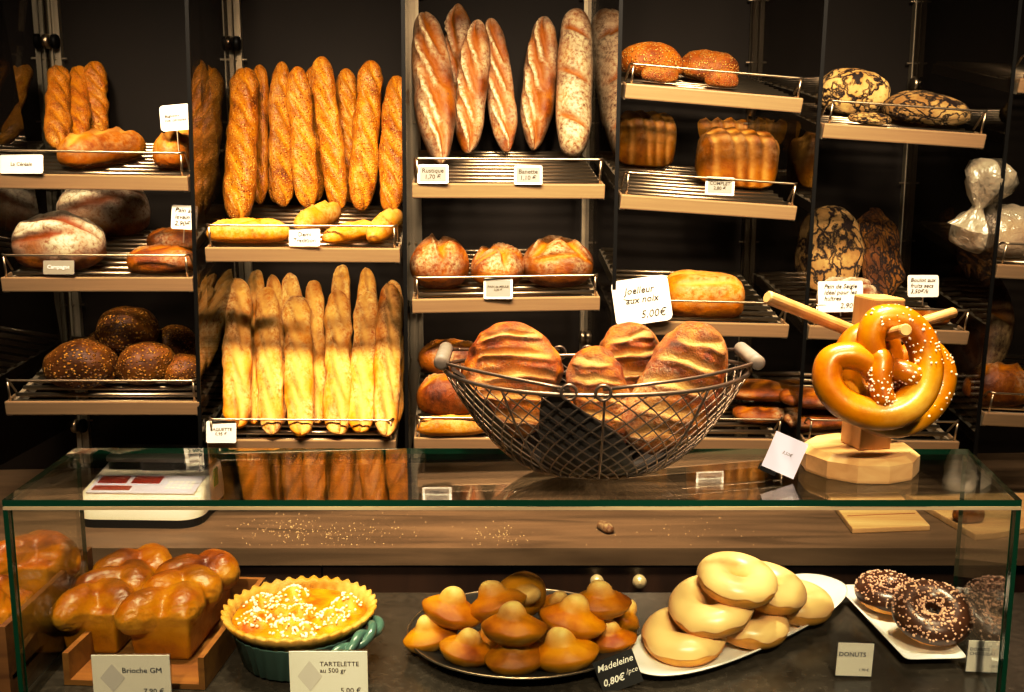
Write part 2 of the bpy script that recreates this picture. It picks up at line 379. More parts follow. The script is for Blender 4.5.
crossS = [
 [(0, 0, 90, .09, .013, .018, .009), (0, 0, 5, .085, .013, .018, .009)],
 [(-.02, .035, 40, .07, .014, .017, .010), (.03, -.02, -35, .08, .014, .017, .010), (0, -.05, 80, .06, .012, .018, .009), (-.04, -.03, 10, .05, .01, .014, .008)],
 [(.0, .03, 8, .08, .016, .017, .010), (-.03, -.02, 70, .07, .014, .017, .010), (.04, -.03, -60, .07, .014, .017, .010), (0, -.08, 15, .06, .011, .014, .008)]]
for i in range(3):
    MS['boule', i] = loaf_mesh('country_boule', M['country'], .165, .165, .135, 2, 2, .95, .42, crossS[i], .006, 10, 70+i, 64, 64, flour=1, fl_lo=.42, burn=.7, earfl=.5)
for i in range(2):
    MS['brown', i] = loaf_mesh('brown_loaf', M['country'], .20, .12, .085, 2.6, 2, .9, .35, diag(3, .2, 35, .04, .012, .008, .006, .6), .006, 9, 80+i, 56, 40, flour=.8, fl_lo=.35, burn=.6)
    MS['floured', i] = loaf_mesh('floured_loaf', M['floured'], .22, .14, .125, 2.8, 2.3, .85, .4, [(0, .03, 8, .11, .018, .016, .012), (.02, -.02, -6, .10, .015, .014, .010), (-.02, -.075, 10, .09, .014, .012, .008)], .012, 12, 90+i, 72, 52, flour=1, fl_lo=.2, burn=.5, earfl=1.0)
    MS['seeded', i] = loaf_mesh('seeded_loaf', M['seeded'], .17, .14, .1, 2.4, 2, .9, .35, [], .010, 12, 95+i, 48, 40)
    MS['tin', i] = loaf_mesh('ridged_loaf', M['tin'], .2, .15, .145, 5, 2.6, .6, .5, diag(5, .2, 104, .20, .010, .007, .004, .8, .004), .003, 9, 100+i, 72, 48, flour=.45, fl_lo=.25, burn=.5)
    MS['flatbread', i] = loaf_mesh('flat_loaf', M['country'], .24, .15, .05, 3, 2.2, .85, .4, diag(3, .24, 40, .05, .013, .006, .004, .6), .007, 10, 110+i, 56, 40, flour=.8, fl_lo=.35, burn=.3)
for i in range(3):
    MS['darkround', i] = loaf_mesh('dark_seeded_round', M['darkseed'], .135, .13, .095, 2, 2, .92, .38, [], .009, 13, 120+i, 44, 40)
    MS['rye', i] = loaf_mesh('cracked_rye', M['rye'], .24, .21, .12, 2.2, 2, .9, .42, [], .012, 9, 130+i, 56, 48)
MS['darkboule', 0] = loaf_mesh('dark_boule', M['darkcrust'], .165, .165, .135, 2, 2, .95, .42, crossS[1], .008, 10, 76, 48, 48, flour=.6, fl_lo=.3, burn=.4)
MS['darkrye', 0] = loaf_mesh('knobbly_rye', M['darkrye'], .24, .18, .12, 2.2, 2, .9, .42, [], .022, 14, 139, 56, 48)
MS['white', 0] = loaf_mesh('floured_batard', M['tin'], .19, .12, .1, 5, 2.4, .75, .4, [(0, .02, 5, .09, .014, .01, .006), (.01, -.035, 8, .08, .01, .008, .004)], .005, 9, 140, 60, 44, flour=.7, fl_lo=.3, burn=.6, earfl=.6)
MS['feast', 0] = loaf_mesh('feast', M['basketbread'], .21, .125, .10, 2.6, 2.1, .9, .4, diag(5, .21, 94, .062, .0075, .011, .010, .72, .008), .011, 16, 150, 96, 64, wv=.8, flour=.5, fl_lo=.3, burn=.6)
MS['feast', 1] = loaf_mesh('feast', M['basketbread'], .21, .11, .10, 2.8, 2.1, .9, .4, diag(5, .21, 72, .055, .0075, .010, .009, .72, .008), .011, 16, 151, 96, 64, wv=.8, flour=.5, fl_lo=.3, burn=.6)
MS['feast', 2] = loaf_mesh('feast', M['basketbread'], .21, .11, .10, 2.8, 2.1, .9, .4, diag(5, .21, 106, .056, .0075, .011, .010, .72, .008), .011, 16, 152, 96, 64, wv=.8, flour=.5, fl_lo=.3, burn=.6)

# ------------------------------------------------------------------ text
def text_mesh(name, lines, w, h, mat, shear=0.0, align='LEFT', spacing=1.0, bold=0.0):
    """lines of text fitted in a w x h box centred on the origin, in the xz plane, facing -y"""
    cu = bpy.data.curves.new('t', 'FONT'); cu.body = '\n'.join(lines); cu.align_x = align; cu.shear = shear; cu.space_line = spacing; cu.resolution_u = 2; cu.offset = bold
    o = bpy.data.objects.new('t', cu); COL.objects.link(o); bpy.context.view_layer.update()
    me = bpy.data.meshes.new_from_object(o.evaluated_get(bpy.context.evaluated_depsgraph_get()))
    bpy.data.objects.remove(o); bpy.data.curves.remove(cu)
    xs = [v.co.x for v in me.vertices]; ys = [v.co.y for v in me.vertices]
    x0, x1, y0, y1 = min(xs), max(xs), min(ys), max(ys)
    s = min(w / (x1 - x0), h / (y1 - y0))
    for v in me.vertices: v.co = V(((v.co.x - (x0 + x1) / 2) * s, 0, (v.co.y - (y0 + y1) / 2) * s))
    me.name = name; me.materials.clear(); me.materials.append(mat)
    return me
def card(px, py, p, wpx, hpx, lines, label, roll=0, yaw=0, pitch=-10, paper='paper', ink='ink', shear=.25, name='price_card', stem=None, frame=None, group=None, price=None, r=.1, align='LEFT', fill=(.82, .72), spacing=1.0, clip=False, heading=None):
    s = mpp(p); w, h = wpx * s, hpx * s
    m = T(*p) @ Rz(math.radians(yaw)) @ Rx(math.radians(pitch)) @ Ry(math.radians(roll))
    root = empty(name, m, label, 'price tag', group)
    b = MB(); poly = rrect(w, h, r * h); n = len(poly)
    b.add([(x, 0, z) for x, z in poly] + [(x, .0014, z) for x, z in poly], [tuple(range(n)), tuple(range(2*n-1, n-1, -1))] + [(i, n+i, n+(i+1) % n, (i+1) % n) for i in range(n)])
    b.build('card', M[frame or paper], root)
    if frame:
        b = MB(); poly = rrect(w * .84, h * .78, r * h * .6); b.add([(x, 0, z) for x, z in poly], [tuple(range(n))]); b.build('slate_panel', M[paper], root, T(0, -.0006, 0))
    fw, fh = fill
    if lines:
        me = text_mesh('writing', lines, w * fw, h * fh * (.66 if price else 1), M[ink], shear, align, spacing, .012)
        meshobj('writing', me, root, None, T(0, -.0014, h * .14 if price else 0))
    if price:
        me = text_mesh('price', [price], w * .5, h * .2, M[ink], shear); meshobj('writing', me, root, None, T(w * .18, -.0014, -h * .3))
    if stem:
        b = MB(); b.tube([(0, .003, -h * .3), (0, .003, -h * .5 - stem)], .0016, 6); b.build('stem', M['wire'], root)
    if clip:
        b = MB(); b.box(-w * .12, w * .12, .0015, .006, -h * .3, h * .45); b.build('clip', M['clear'], root)
    return root

# ------------------------------------------------------------------ the room
YAW = math.radians(3.4)
nW = V((-math.sin(YAW), math.cos(YAW), 0)); xW = V((math.cos(YAW), math.sin(YAW), 0))
P0 = V((0, 2.38, 0)); WALL = P0 + nW * .50
def onfront(px, py): return onplane(px, py, P0, nW)
def onwall(px, py, off=0): return onplane(px, py, WALL - nW * off, nW)
b = MB(); b.box(-2.6, 2.6, 0, .1, 0, 2.7); o = b.build('wall_back', M['wall']); o.matrix_world = T(*WALL) @ Rz(YAW); tag(o, kind='structure')
b = MB(); b.box(-2.7, 2.7, -1.2, 3.3, -.1, 0); tag(b.build('floor', M['floor']), kind='structure')
b = MB(); b.box(-2.7, 2.7, -1.2, 3.3, 2.7, 2.8); tag(b.build('ceiling', M['ceiling']), kind='structure')
b = MB(); b.box(-2.7, -2.6, -1.2, 3.3, 0, 2.7); tag(b.build('wall_left', M['wall']), kind='structure')
b = MB(); b.box(2.6, 2.7, -1.2, 3.3, 0, 2.7); tag(b.build('wall_right', M['wall']), kind='structure')

# posts: slotted uprights on the wall, with pins and clamps
POST = [(61, 100, 'behind the baguettes at the far end', [43, 423]), (239, 100, 'between the grainy baguettes and the dark round loaves', [45]), (414, 100, 'beside the pointed rustic baguettes', [305]),
        (588, 100, 'behind the floured loaf at the end of the rustic row', [335]), (753, 100, 'above the ridged tin loaves', [110]), (912, 100, 'behind the pale cracked loaves', [85])]
for px, py, wh, cl in POST:
    p = onwall(px, py); m = T(p.x, p.y, 0) @ Rz(YAW)
    r = empty('wall_post', m, 'grey slotted metal upright ' + wh, 'post', 'slotted uprights on the dark wall')
    b = MB(); z0, z1 = .76, 2.28
    b.box(-.016, -.004, -.022, -.001, z0, z1); b.box(.004, .016, -.022, -.001, z0, z1); b.box(-.004, .004, -.012, -.001, z0, z1)
    b.build('upright', M['post'], r)
    for q in range(9):
        z = z0 + .12 + q * .16
        b = MB(); b.tube([(-.028, -.016, z), (.028, -.016, z)], .0028, 6); b.build('pin', M['wire'], r)
    for cy in cl:
        z = onwall(px, cy).z
        b = MB(); b.lathe([(.001, -.008), (.016, -.008), (.019, -.004), (.019, .004), (.016, .008), (.001, .008)], 18)
        b.build('clamp', M['wire'], r, T(-.012, -.036, z) @ Ry(PI / 2), smooth=True)
        b = MB(); b.lathe([(.001, -.008), (.016, -.008), (.019, -.004), (.019, .004), (.016, .008), (.001, .008)], 18)
        b.build('clamp', M['black'], r, T(.008, -.036, z) @ Ry(PI / 2), smooth=True)

# smoked glass partitions between the shelf columns
PART = [((-25, 0), (-18, 450), 53, 'at the outer end of the shelves'), ((187, 0), (201, 450), 236, 'between the dark round loaves and the grainy baguettes'), ((403, 0), (407, 450), 409, 'between the grainy baguettes and the pointed rustic baguettes'),
        ((621, 0), (610, 450), 588, 'between the rustic baguettes and the ridged tin loaves'), ((826, 0), (797, 450), 750, 'between the ridged tin loaves and the pale cracked loaves'), ((1020, 0), (976, 440), 912, 'in front of the plastic bag of bread')]
for (a, c, pb, wh) in PART:
    A0 = onfront(*a); C0 = onfront(*c); d = (A0 - C0) / (A0.z - C0.z)
    lo = C0 + d * (.875 - C0.z); hi = C0 + d * (2.26 - C0.z)
    w = onwall(pb, 100, .024)
    r = empty('glass_divider', T(*lo), 'tall smoked glass divider ' + wh, 'glass divider', 'smoked glass dividers between the bread shelves')
    sx = V((.003, 0, 0)); wl = V((w.x, w.y, lo.z)); wh_ = V((w.x, w.y, hi.z)); q = [x - lo for x in (lo, wl, wh_, hi)]
    b = MB(); b.hexa([q[0]-sx, q[0]+sx, q[1]+sx, q[1]-sx, q[3]-sx, q[3]+sx, q[2]+sx, q[2]-sx]); b.build('pane', M['smoked'], r)
    e = V((.0042, 0, 0)); f = V((0, -.004, 0)); b = MB()
    b.hexa([q[0]-e+f, q[0]+e+f, q[0]+e, q[0]-e, q[3]-e+f, q[3]+e+f, q[3]+e, q[3]-e]); b.build('edge_strip', M['black'], r)

# ------------------------------------------------------------------ shelves
SLOPE = math.radians(10.5)
def shelf(a, c, label, dep=.45, lipH=.033, rail=.05):
    A, B = onfront(*a), onfront(*c); ex = (B - A).normalized(); W = (B - A).length
    dd = nW * math.cos(SLOPE) + V((0, 0, math.sin(SLOPE))); dd = (dd - ex * dd.dot(ex)).normalized(); ez = ex.cross(dd)
    m = basis(ex, dd, ez, A)
    r = empty('bread_shelf', m, label, 'shelf')
    b = MB(); b.box(0, W, -.006, .004, -lipH, 0); b.box(0, .006, .004, .05, -lipH, -.002); b.box(W-.006, W, .004, .05, -lipH, -.002); b.build('front_lip', M['steel'], r, bevel=.003)
    b = MB(); n = 11
    for i in range(n):
        y = .015 + (dep - .03) * i / (n - 1); b.tube([(.004, y, -.009), (W - .004, y, -.009)], .0060, 8)
    b.build('wire_grate', M['wire'], r, smooth=True)
    for x0 in (0.0, W - .012):
        b = MB(); b.box(x0, x0 + .012, .0, dep, -.036, -.011); b.build('side_bracket', M['post'], r)
    if rail:
        b = MB(); b.tube(rounded([(.006, .05, .002), (.006, .012, rail), (.014, .004, rail), (.014, .004, rail)][:2] + [(.012, .0, rail), (W - .012, .0, rail), (W - .006, .012, rail), (W - .006, .05, .002)], .012), .0026, 7)
        b.tube([(.012, 0, rail - .004), (.012, 0, -.004)], .0026, 7); b.tube([(W - .012, 0, rail - .004), (W - .012, 0, -.004)], .0026, 7)
        b.build('guard_rail', M['wire'], r, smooth=True)
    return dict(o=A, ex=ex, ey=dd, ez=ez, W=W, root=r, m=m)
S = {}
S['1a'] = shelf((-14, 173), (188, 176), 'sloped wire shelf with dark grainy baguettes and two rolls')
S['1b'] = shelf((1, 277), (193, 277), 'sloped wire shelf holding two heavily floured brown loaves')
S['1c'] = shelf((5, 401), (200, 401), 'sloped wire shelf with dark seed-covered round loaves')
S['2a'] = shelf((205, 247), (400, 248), 'sloped wire shelf with grainy baguettes behind short pale rolls')
S['2b'] = shelf((207, 439), (396, 440), 'sloped wire shelf packed with pale floured baguettes', rail=.05)
S['3a'] = shelf((412, 183), (605, 184), 'sloped wire shelf under the pointed rustic baguettes', rail=.055)
S['3b'] = shelf((412, 299), (600, 296), 'sloped wire shelf with a row of three round country loaves')
S['3c'] = shelf((414, 437), (604, 439), 'low sloped wire shelf behind the bread basket')
S['4a'] = shelf((626, 83), (803, 98), 'uppermost sloped wire shelf with seed-crusted loaves', rail=.042)
S['4b'] = shelf((621, 194), (797, 206), 'sloped wire shelf with three ridged tin loaves')
S['4c'] = shelf((617, 320), (789, 324), 'sloped wire shelf with one floured oblong loaf')
S['4d'] = shelf((613, 437), (783, 439), 'low sloped wire shelf with a stack of flat loaves')
S['5a'] = shelf((824, 123), (986, 134), 'high sloped wire shelf with two cracked pale loaves', rail=.05)
S['5b'] = shelf((809, 325), (969, 331), 'sloped wire shelf with big dark cracked loaves behind the pretzel')
S['5c'] = shelf((804, 439), (959, 441), 'low sloped wire shelf behind the pretzel stand')
S['6a'] = shelf((1019, 78), (1190, 84), 'empty high shelf beyond the cracked pale loaves')
S['6b'] = shelf((997, 264), (1165, 272), 'shelf under the plastic bag of bread')
S['6c'] = shelf((984, 412), (1150, 420), 'low shelf with a torn brown loaf')

def on(sh, px, py, lift=0.0):
    return onplane(px, py, sh['o'] + sh['ez'] * lift, sh['ez'])
def sbasis(sh, p): return basis(sh['ex'], sh['ey'], sh['ez'], p)
def put(name, me, sh, px, py, wpx, yaw, label, cat='bread', group=None, lift=.0, sy=1.0, sz=1.0, back=True, tilt=None, sx=1.0):
    """Lay a loaf on a sloped or level surface: (px, py) is where its near lower edge shows, wpx its width in the photo."""
    L, W, H = me['dims']; a = math.radians(yaw)
    p = on(sh, px, py, lift); ext = math.hypot(L * sx * math.cos(a), W * sy * math.sin(a))
    if wpx is None: s = 1
    else: s = wpx * mpp(p) / ext
    half = math.hypot(L * sx * math.sin(a), W * sy * math.cos(a)) / 2 * s
    q = p + sh['ey'] * (half * .9)
    o = meshobj(name, me); o.matrix_world = sbasis(sh, q) @ (tilt or Matrix()) @ Rz(a) @ Sc(s * sx, s * sy, s * sz)
    return tag(o, label, cat, group)
def stand(name, me, B, Tp, wpx, roll, label, cat='bread', group=None, thick=1.0, part=None):
    L, W, H = me['dims']; ax = (Tp - B); ln = ax.length; ex = ax.normalized(); mid = (B + Tp) / 2
    s = wpx * mpp(mid) / W
    ez = (CAM - mid); ez = (ez - ex * ez.dot(ex)).normalized(); ey = ez.cross(ex)
    m = basis(ex, ey, ez, mid) @ Rx(math.radians(roll)) @ T(0, 0, -H * .42 * s * thick) @ Sc(ln / L, s, s * thick)
    o = meshobj(name, me); o.matrix_world = m
    return tag(o, label, cat, group)
def lean(name, me, sh, bot, top, wpx, roll, label, off, cat='bread', group=None, lift=.012, thick=1.0):
    B = on(sh, bot[0], bot[1], lift); Tp = onwall(top[0], top[1], off)
    return stand(name, me, B, Tp, wpx, roll, label, cat, group, thick)

# column 2 top: grainy baguettes
g = 'grainy golden baguettes leaning on the wall'
fr = [((246, 68), (238, 222), 31), ((280, 72), (283, 207), 28), ((297, 66), (308, 208), 28), ((320, 56), (339, 209), 27), ((372, 60), (361, 211), 29), ((397, 75), (390, 214), 28)]
fl = ['wide grainy baguette nearest the glass divider, front of its row', 'grainy baguette second in the front row, deep diagonal cuts', 'grainy baguette third in the front row, squat and straight', 'tallest grainy baguette, leaning towards the left in the front row', 'upright grainy baguette fifth in the front row, beside the tilted one', 'grainy baguette at the end of its row beside the rustic baguettes']
for i, (t, bt, w) in enumerate(fr): lean('baguette', MS['baguette', i % 4], S['2a'], bt, t, w, (-14, 18, 5, -25, 12, -8)[i], fl[i], .09, group=g, thick=.85)
bk = [((259, 64), (259, 204), 21), ((313, 66), (316, 201), 20), ((346, 68), (352, 202), 22), ((282, 61), (276, 203), 20)]
bl = ['grainy baguette showing between the first and second of the front row', 'slim grainy baguette half hidden behind the tallest one', 'grainy baguette behind the tallest one, its rounded tip showing', 'grainy baguette tip peeping over the second of the front row']
for i, (t, bt, w) in enumerate(bk): lean('baguette', MS['baguette', (i + 1) % 4], S['2a'], bt, t, w, (i * 53) % 70 - 35, bl[i], .03, group=g, thick=.8)
g = 'short pale rolls at the front of the baguette shelf'
put('demi_baguette', MS['demi', 0], S['2a'], 247, 244, 84, 2, 'long pale split roll lying lengthwise along the rail', group=g, sy=1.05)
put('demi_baguette', MS['demi', 1], S['2a'], 314, 236, 40, 70, 'short pale roll pointing backwards behind the small price tag', group=g)
put('demi_baguette', MS['demi', 2], S['2a'], 349, 245, 54, 46, 'short pale roll lying askew beside the small price tag', group=g)
put('demi_baguette', MS['demi', 3], S['2a'], 383, 245, 36, 78, 'short pale roll at the end of the row beside the divider', group=g, sx=1.15)
# column 2 lower: pale floured baguettes
g = 'pale floured baguettes standing on the lower shelf'
fr = [((238, 277), (236, 427), 29), ((265, 287), (273, 434), 29), ((297, 296), (301, 435), 32), ((338, 289), (338, 434), 31), ((367, 290), (360, 432), 29), ((391, 284), (386, 436), 29)]
fl = ['broad pale baguette standing behind the price tag on the lower shelf', 'pale baguette leaning towards the first one, second in front', 'pale baguette third in front, shortest of the front row', 'pale baguette fourth in front, standing straight upright', 'pale baguette fifth in front, slightly tilted, floury white foot', 'pale baguette last in front beside the glass divider']
for i, (t, bt, w) in enumerate(fr): lean('pale_baguette', MS['palebag', i % 4], S['2b'], bt, t, w, (10, -20, 0, 15, -10, 20)[i], fl[i], .10, group=g, thick=.74)
bk = [((256, 270), (254, 424), 22), ((273, 274), (280, 424), 21), ((290, 272), (296, 420), 23), ((313, 280), (318, 423), 22), ((341, 265), (343, 422), 23), ((367, 267), (370, 422), 23), ((393, 279), (392, 424), 22)]
bl = ['pale baguette in the back row between the first and second front ones', 'slim pale baguette in back, just behind the second front one', 'pale baguette in back with a blunt tip above the third front one', 'pale baguette in back between the third and fourth front ones', 'tallest pale baguette in back above the fourth front one', 'dark-tipped pale baguette in back above the fifth front one', 'pale baguette in back, last one before the glass divider']
for i, (t, bt, w) in enumerate(bk): lean('pale_baguette', MS['palebag', (i + 2) % 4], S['2b'], bt, t, w + 1, (i * 53) % 70 - 35, bl[i], .032, group=g, thick=.7)
# column 3 top: rustic baguettes
g = 'pointed rustic baguettes on the top shelf'
ru = [((425, 12), (441, 163), 39, .075), ((457, 3), (463, 143), 28, .03), ((478, 19), (467, 153), 34, .09), ((491, 18), (507, 152), 31, .055), ((545, 16), (533, 150), 33, .06)]
rl = ['largest pointed rustic baguette, floured, beside the glass divider', 'rustic baguette half hidden behind another, its tip the highest', 'rustic baguette crossing in front of a half hidden one', 'slim rustic baguette in the middle, tilted, long white slash', 'lone rustic baguette standing between the middle pair and the floured loaf']
for i, (t, bt, w, off) in enumerate(ru): lean('rustic_baguette', MS['rustic', i % 4], S['3a'], bt, t, w, (8, -30, -10, 12, -6)[i], rl[i], off, group=g)
lean('floured_loaf', MS['flourbag', 0], S['3a'], (573, 156), (576, 9), 36, 0, 'blunt floured long loaf standing at the end of the rustic row', .055)
# column 3 middle: boules
put('country_boule', MS['boule', 0], S['3b'], 440, 292, 60, 10, 'round country loaf with a broad cross cut, nearest the divider', group='round country loaves', sz=1.0)
put('country_boule', MS['boule', 1], S['3b'], 499, 291, 58, 25, 'round country loaf behind the small tag, middle of three', group='round country loaves')
put('country_boule', MS['boule', 2], S['3b'], 561, 292, 73, -10, 'largest round country loaf, at the end of the row of three', group='round country loaves', sz=.92)
# column 3 low
put('brown_loaf', MS['brown', 0], S['3c'], 452, 418, 72, 8, 'round brown loaf behind the basket on the low shelf', sz=1.3, lift=.03)
put('brown_loaf', MS['brown', 1], S['3c'], 452, 376, 68, 5, 'dark brown loaf on top of its stack behind the basket', lift=.118, sz=1.1)
put('demi_baguette', MS['demi', 1], S['3c'], 452, 437, 72, 4, 'small pale roll at the front of the low shelf behind the basket', sy=.85)
put('flat_loaf', MS['flatbread', 0], S['3c'], 556, 428, 84, 4, 'flat brown loaf hidden mostly behind the basket')
# column 4
g = 'seed-crusted loaves on the uppermost shelf'
put('seeded_loaf', MS['seeded', 0], S['4a'], 653, 79, 66, 10, 'seed-crusted domed loaf at the beginning of the uppermost shelf', group=g, sz=.86)
put('seeded_loaf', MS['seeded', 1], S['4a'], 712, 83, 60, -10, 'seed-crusted domed loaf beside the bare part of the uppermost shelf', group=g, sz=.86)
put('seeded_roll', MS['seeded', 1], S['4a'], 660, 83, 38, 5, 'small seeded roll in front of the first seed-crusted loaf', lift=.0, group='small seeded rolls', sz=.8, sy=.5)
put('seeded_roll', MS['seeded', 0], S['4a'], 722, 88, 34, -5, 'small seeded roll in front of the second seed-crusted loaf', lift=.0, group='small seeded rolls', sz=.9, sy=.5)
g = 'ridged tin loaves'
put('ridged_loaf', MS['tin', 0], S['4b'], 645, 167, 62, 4, 'ridged tin loaf beside the glass divider, alone', group=g, sz=1.15, sy=.9)
put('ridged_loaf', MS['tin', 0], S['4b'], 716, 162, 74, -8, 'ridged tin loaf half hidden behind another', group=g, sz=.84, sy=.72)
put('ridged_loaf', MS['tin', 0], S['4b'], 738, 188, 82, -6, 'ridged tin loaf in front of its twin behind the small tag', group=g, sz=.93, sy=.7)
put('floured_batard', MS['white', 0], S['4c'], 707, 319, 82, -3, 'floured oblong loaf behind the large white card', sz=.95)
g = 'flat loaves stacked on the low shelf'
put('flat_loaf', MS['flatbread', 1], S['4d'], 772, 426, 72, 8, 'flat brown loaf at the bottom of its stack by the card', group=g, lift=.0)
put('flat_loaf', MS['flatbread', 0], S['4d'], 764, 404, 74, -4, 'flat brown loaf lying on top of another on the low shelf', group=g, lift=.048)
# column 5
g = 'pale cracked loaves'
put('cracked_loaf', MS['rye', 0], S['5a'], 858, 117, 76, 8, 'large pale cracked loaf near the glass divider on the high shelf', group=g, sz=1.15, sy=.9)
put('cracked_loaf', MS['rye', 1], S['5a'], 934, 127, 88, -6, 'flatter pale cracked loaf beside the post on the high shelf', group=g, sz=.7, sy=.75)
put('cracked_loaf', MS['rye', 2], S['5a'], 872, 125, 44, 0, 'small cracked loaf piece lying behind the rail', group=g, sz=.5, sy=.5)
def upr(name, key, sh, bot, top, wpx, off, label, thick=.7, roll=0): return lean(name, MS[key], sh, bot, top, wpx, roll, label, off, thick=thick, lift=.02)
upr('cracked_round', ('rye', 1), S['5b'], (828, 293), (830, 206), 74, .08, 'big round cracked rye loaf standing upright against the wall')
upr('cracked_round', ('darkrye', 0), S['5b'], (884, 298), (876, 210), 58, .06, 'dark knobbly cracked loaf standing upright beside the post', .8, 40)
put('floured_batard', MS['floured', 1], S['5b'], 851, 319, 62, 26, 'floured oblong loaf half hidden behind the larger handwritten card', sz=.95)
put('flat_loaf', MS['flatbread', 1], S['5b'], 925, 327, 62, 2, 'flat floured loaf behind the rail under the small handwritten card')
upr('dark_round', ('darkboule', 0), S['6c'], (973, 378), (972, 264), 74, .08, 'large round dark loaf standing upright behind the last glass divider', .6)
put('flat_loaf', MS['flatbread', 0], S['5c'], 826, 433, 74, 12, 'flat brown loaf on the low shelf behind the pretzel stand')
put('flat_loaf', MS['flatbread', 1], S['5c'], 822, 412, 74, -6, 'flat brown loaf on top of the one behind the pretzel stand', lift=.05)
put('brown_loaf', MS['brown', 0], S['6c'], 1006, 409, 74, 10, 'torn brown loaf beyond the last glass divider', sz=1.25)
# column 1
g = 'dark grainy baguettes at the far end'
for i, (t, bt, w, off) in enumerate([((60, 66), (57, 148), 27, .06), ((78, 66), (78, 144), 25, .03), ((95, 61), (97, 140), 26, .055)]):
    lean('baguette', MS['baguette', i], S['1a'], bt, t, w, (10, -20, 5)[i], ['grainy baguette standing first of three above a short roll', 'grainy baguette squeezed between two others, slightly behind', 'grainy baguette standing last of three, nearest the bare wall'][i], off, group=g)
put('short_roll', MS['demi', 2], S['1a'], 92, 170, 64, 56, 'short brown roll lying askew in front of three baguettes', sz=1.1, sy=1.2).data = loaf_mesh('short_roll', M['tin'], .22, .085, .07, 3.4, 2, slashes=diag(3, .22, 30, .04, .01, .007, .005, .6), seed=161, flour=.3, burn=.4, nu=60)
put('short_roll', MS['demi', 1], S['1a'], 173, 171, 34, 80, 'short brown roll under the white card beside the divider', sz=1.3, sy=1.1).data = loaf_mesh('short_roll', M['tin'], .22, .085, .07, 3.4, 2, slashes=diag(3, .22, 30, .04, .01, .007, .005, .6), seed=162, flour=.3, burn=.4, nu=60)
g = 'heavily floured brown loaves'
put('floured_loaf', MS['floured', 0], S['1b'], 54, 272, 92, -6, 'white floured loaf nearest the rail with the grey tag', group=g, sz=1.0, sy=.9)
put('floured_loaf', MS['floured', 1], S['1b'], 100, 240, 86, 14, 'dark floured loaf behind the paler one, deeply split', group=g, sz=1.1, sy=.8)
g = 'small brown loaves'
put('brown_loaf', MS['brown', 0], S['1b'], 158, 275, 68, 6, 'small brown loaf at the rail beside the divider', group=g, sz=.85)
put('brown_loaf', MS['brown', 1], S['1b'], 172, 254, 54, 4, 'small brown loaf behind another, under the handwritten card', group=g, sz=1.0)
g = 'dark seed-covered round loaves'
for i, (px, py, w, lf, lab) in enumerate([(74, 394, 74, 0, 'dark seeded round loaf nearest the outer end of its shelf'), (141, 389, 62, 0, 'dark seeded round loaf in the middle of the front row'), (98, 375, 56, .0, 'dark seeded round loaf half hidden between two front ones'),
        (170, 366, 50, .0, 'dark seeded round loaf at the back near the divider'), (179, 388, 44, 0, 'small dark seeded round loaf in front beside the glass divider'), (120, 358, 68, .05, 'dark seeded round loaf on top, highest of the pile')]):
    put('seeded_round_loaf', MS['darkround', i % 3], S['1c'], px, py, w, i * 50, lab, group=g, lift=lf)

# plastic bag with bread
p = on(S['6b'], 996, 261); r = empty('plastic_bag', basis(S['6b']['ex'], S['6b']['ey'], S['6b']['ez'], p + S['6b']['ey'] * .09) @ Sc(.95, .95, .95), 'tied clear plastic bag of bread beyond the last divider', 'plastic bag')
body = loaf_mesh('bag_body', M['bag'], .26, .17, .12, 2.4, 2, .9, .35, [], .014, 12, 170, 48, 40); meshobj('bag_body', body, r, None, T(.05, 0, 0))
b = MB(); ns = 28
prof = [(.05, -.02), (.032, .0), (.016, .025), (.013, .035), (.03, .055), (.05, .085), (.058, .115), (.05, .14), (.03, .152), (.004, .156)]
b.lathe(prof, ns, lambda a, z: 1 + .16 * math.sin(5 * a + z * 40) + .08 * math.sin(11 * a)); b.build('bag_neck', M['bag'], r, T(-.045, -.03, .085) @ Ry(.15), smooth=True)
o = loaf_mesh('bagged_loaf', M['roll'], .22, .13, .085, 2.6, 2, .9, .35, [], .006, 9, 171, 40, 32); oo = meshobj('bagged_loaf', o); oo.matrix_world = r.matrix_world @ T(.05, 0, .006); tag(oo, 'pale bread loaf inside the clear plastic bag', 'bread')

# ------------------------------------------------------------------ back counter
r = empty('back_counter', T(0, 2.2, 0), 'long dark counter with grey-brown wooden worktop under the bread shelves', 'counter')
def wy(x): return WALL.y + (x - WALL.x) * math.tan(YAW) - 2.2 - .002
b = MB(); b.prism([(-1.7, 0), (1.7, 0), (1.7, wy(1.7)), (-1.7, wy(-1.7))], .70, .74); b.build('worktop', M['worktop'], r)
b = MB(); b.prism([(-1.69, .035), (1.69, .035), (1.69, wy(1.69)), (-1.69, wy(-1.69))], 0.001, .70); b.build('carcass', M['panel'], r)
for i in range(8):
    x0 = -1.69 + i * .4225
    b = MB(); b.box(x0 + .002, x0 + .4205, .012, .035, .06, .69); d = b.build('door', M['cabinet'], r)
    kx = {4: .025, 5: .025}.get(i)
def knob(px, py):
    p = atY(px, py, 2.212); b = MB(); b.lathe([(.001, .040), (.010, .038), (.016, .030), (.015, .02), (.008, .011), (.007, 0)], 16)
    return p, b
doors = [o for o in bpy.data.objects if o.name.startswith('door') and o.parent == r]
for px, py in ((596, 577), (638, 577)):
    p, b = knob(px, py)
    d = min(doors, key=lambda o: abs(sum(v.co.x for v in o.data.vertices) / 8 - p.x))
    b.build('knob', M['brass'], d, T(p.x, .012, p.z) @ Rx(PI / 2), smooth=True)
WT = dict(o=V((0, 0, .74)), ex=V((1, 0, 0)), ey=V((0, 1, 0)), ez=V((0, 0, 1)))
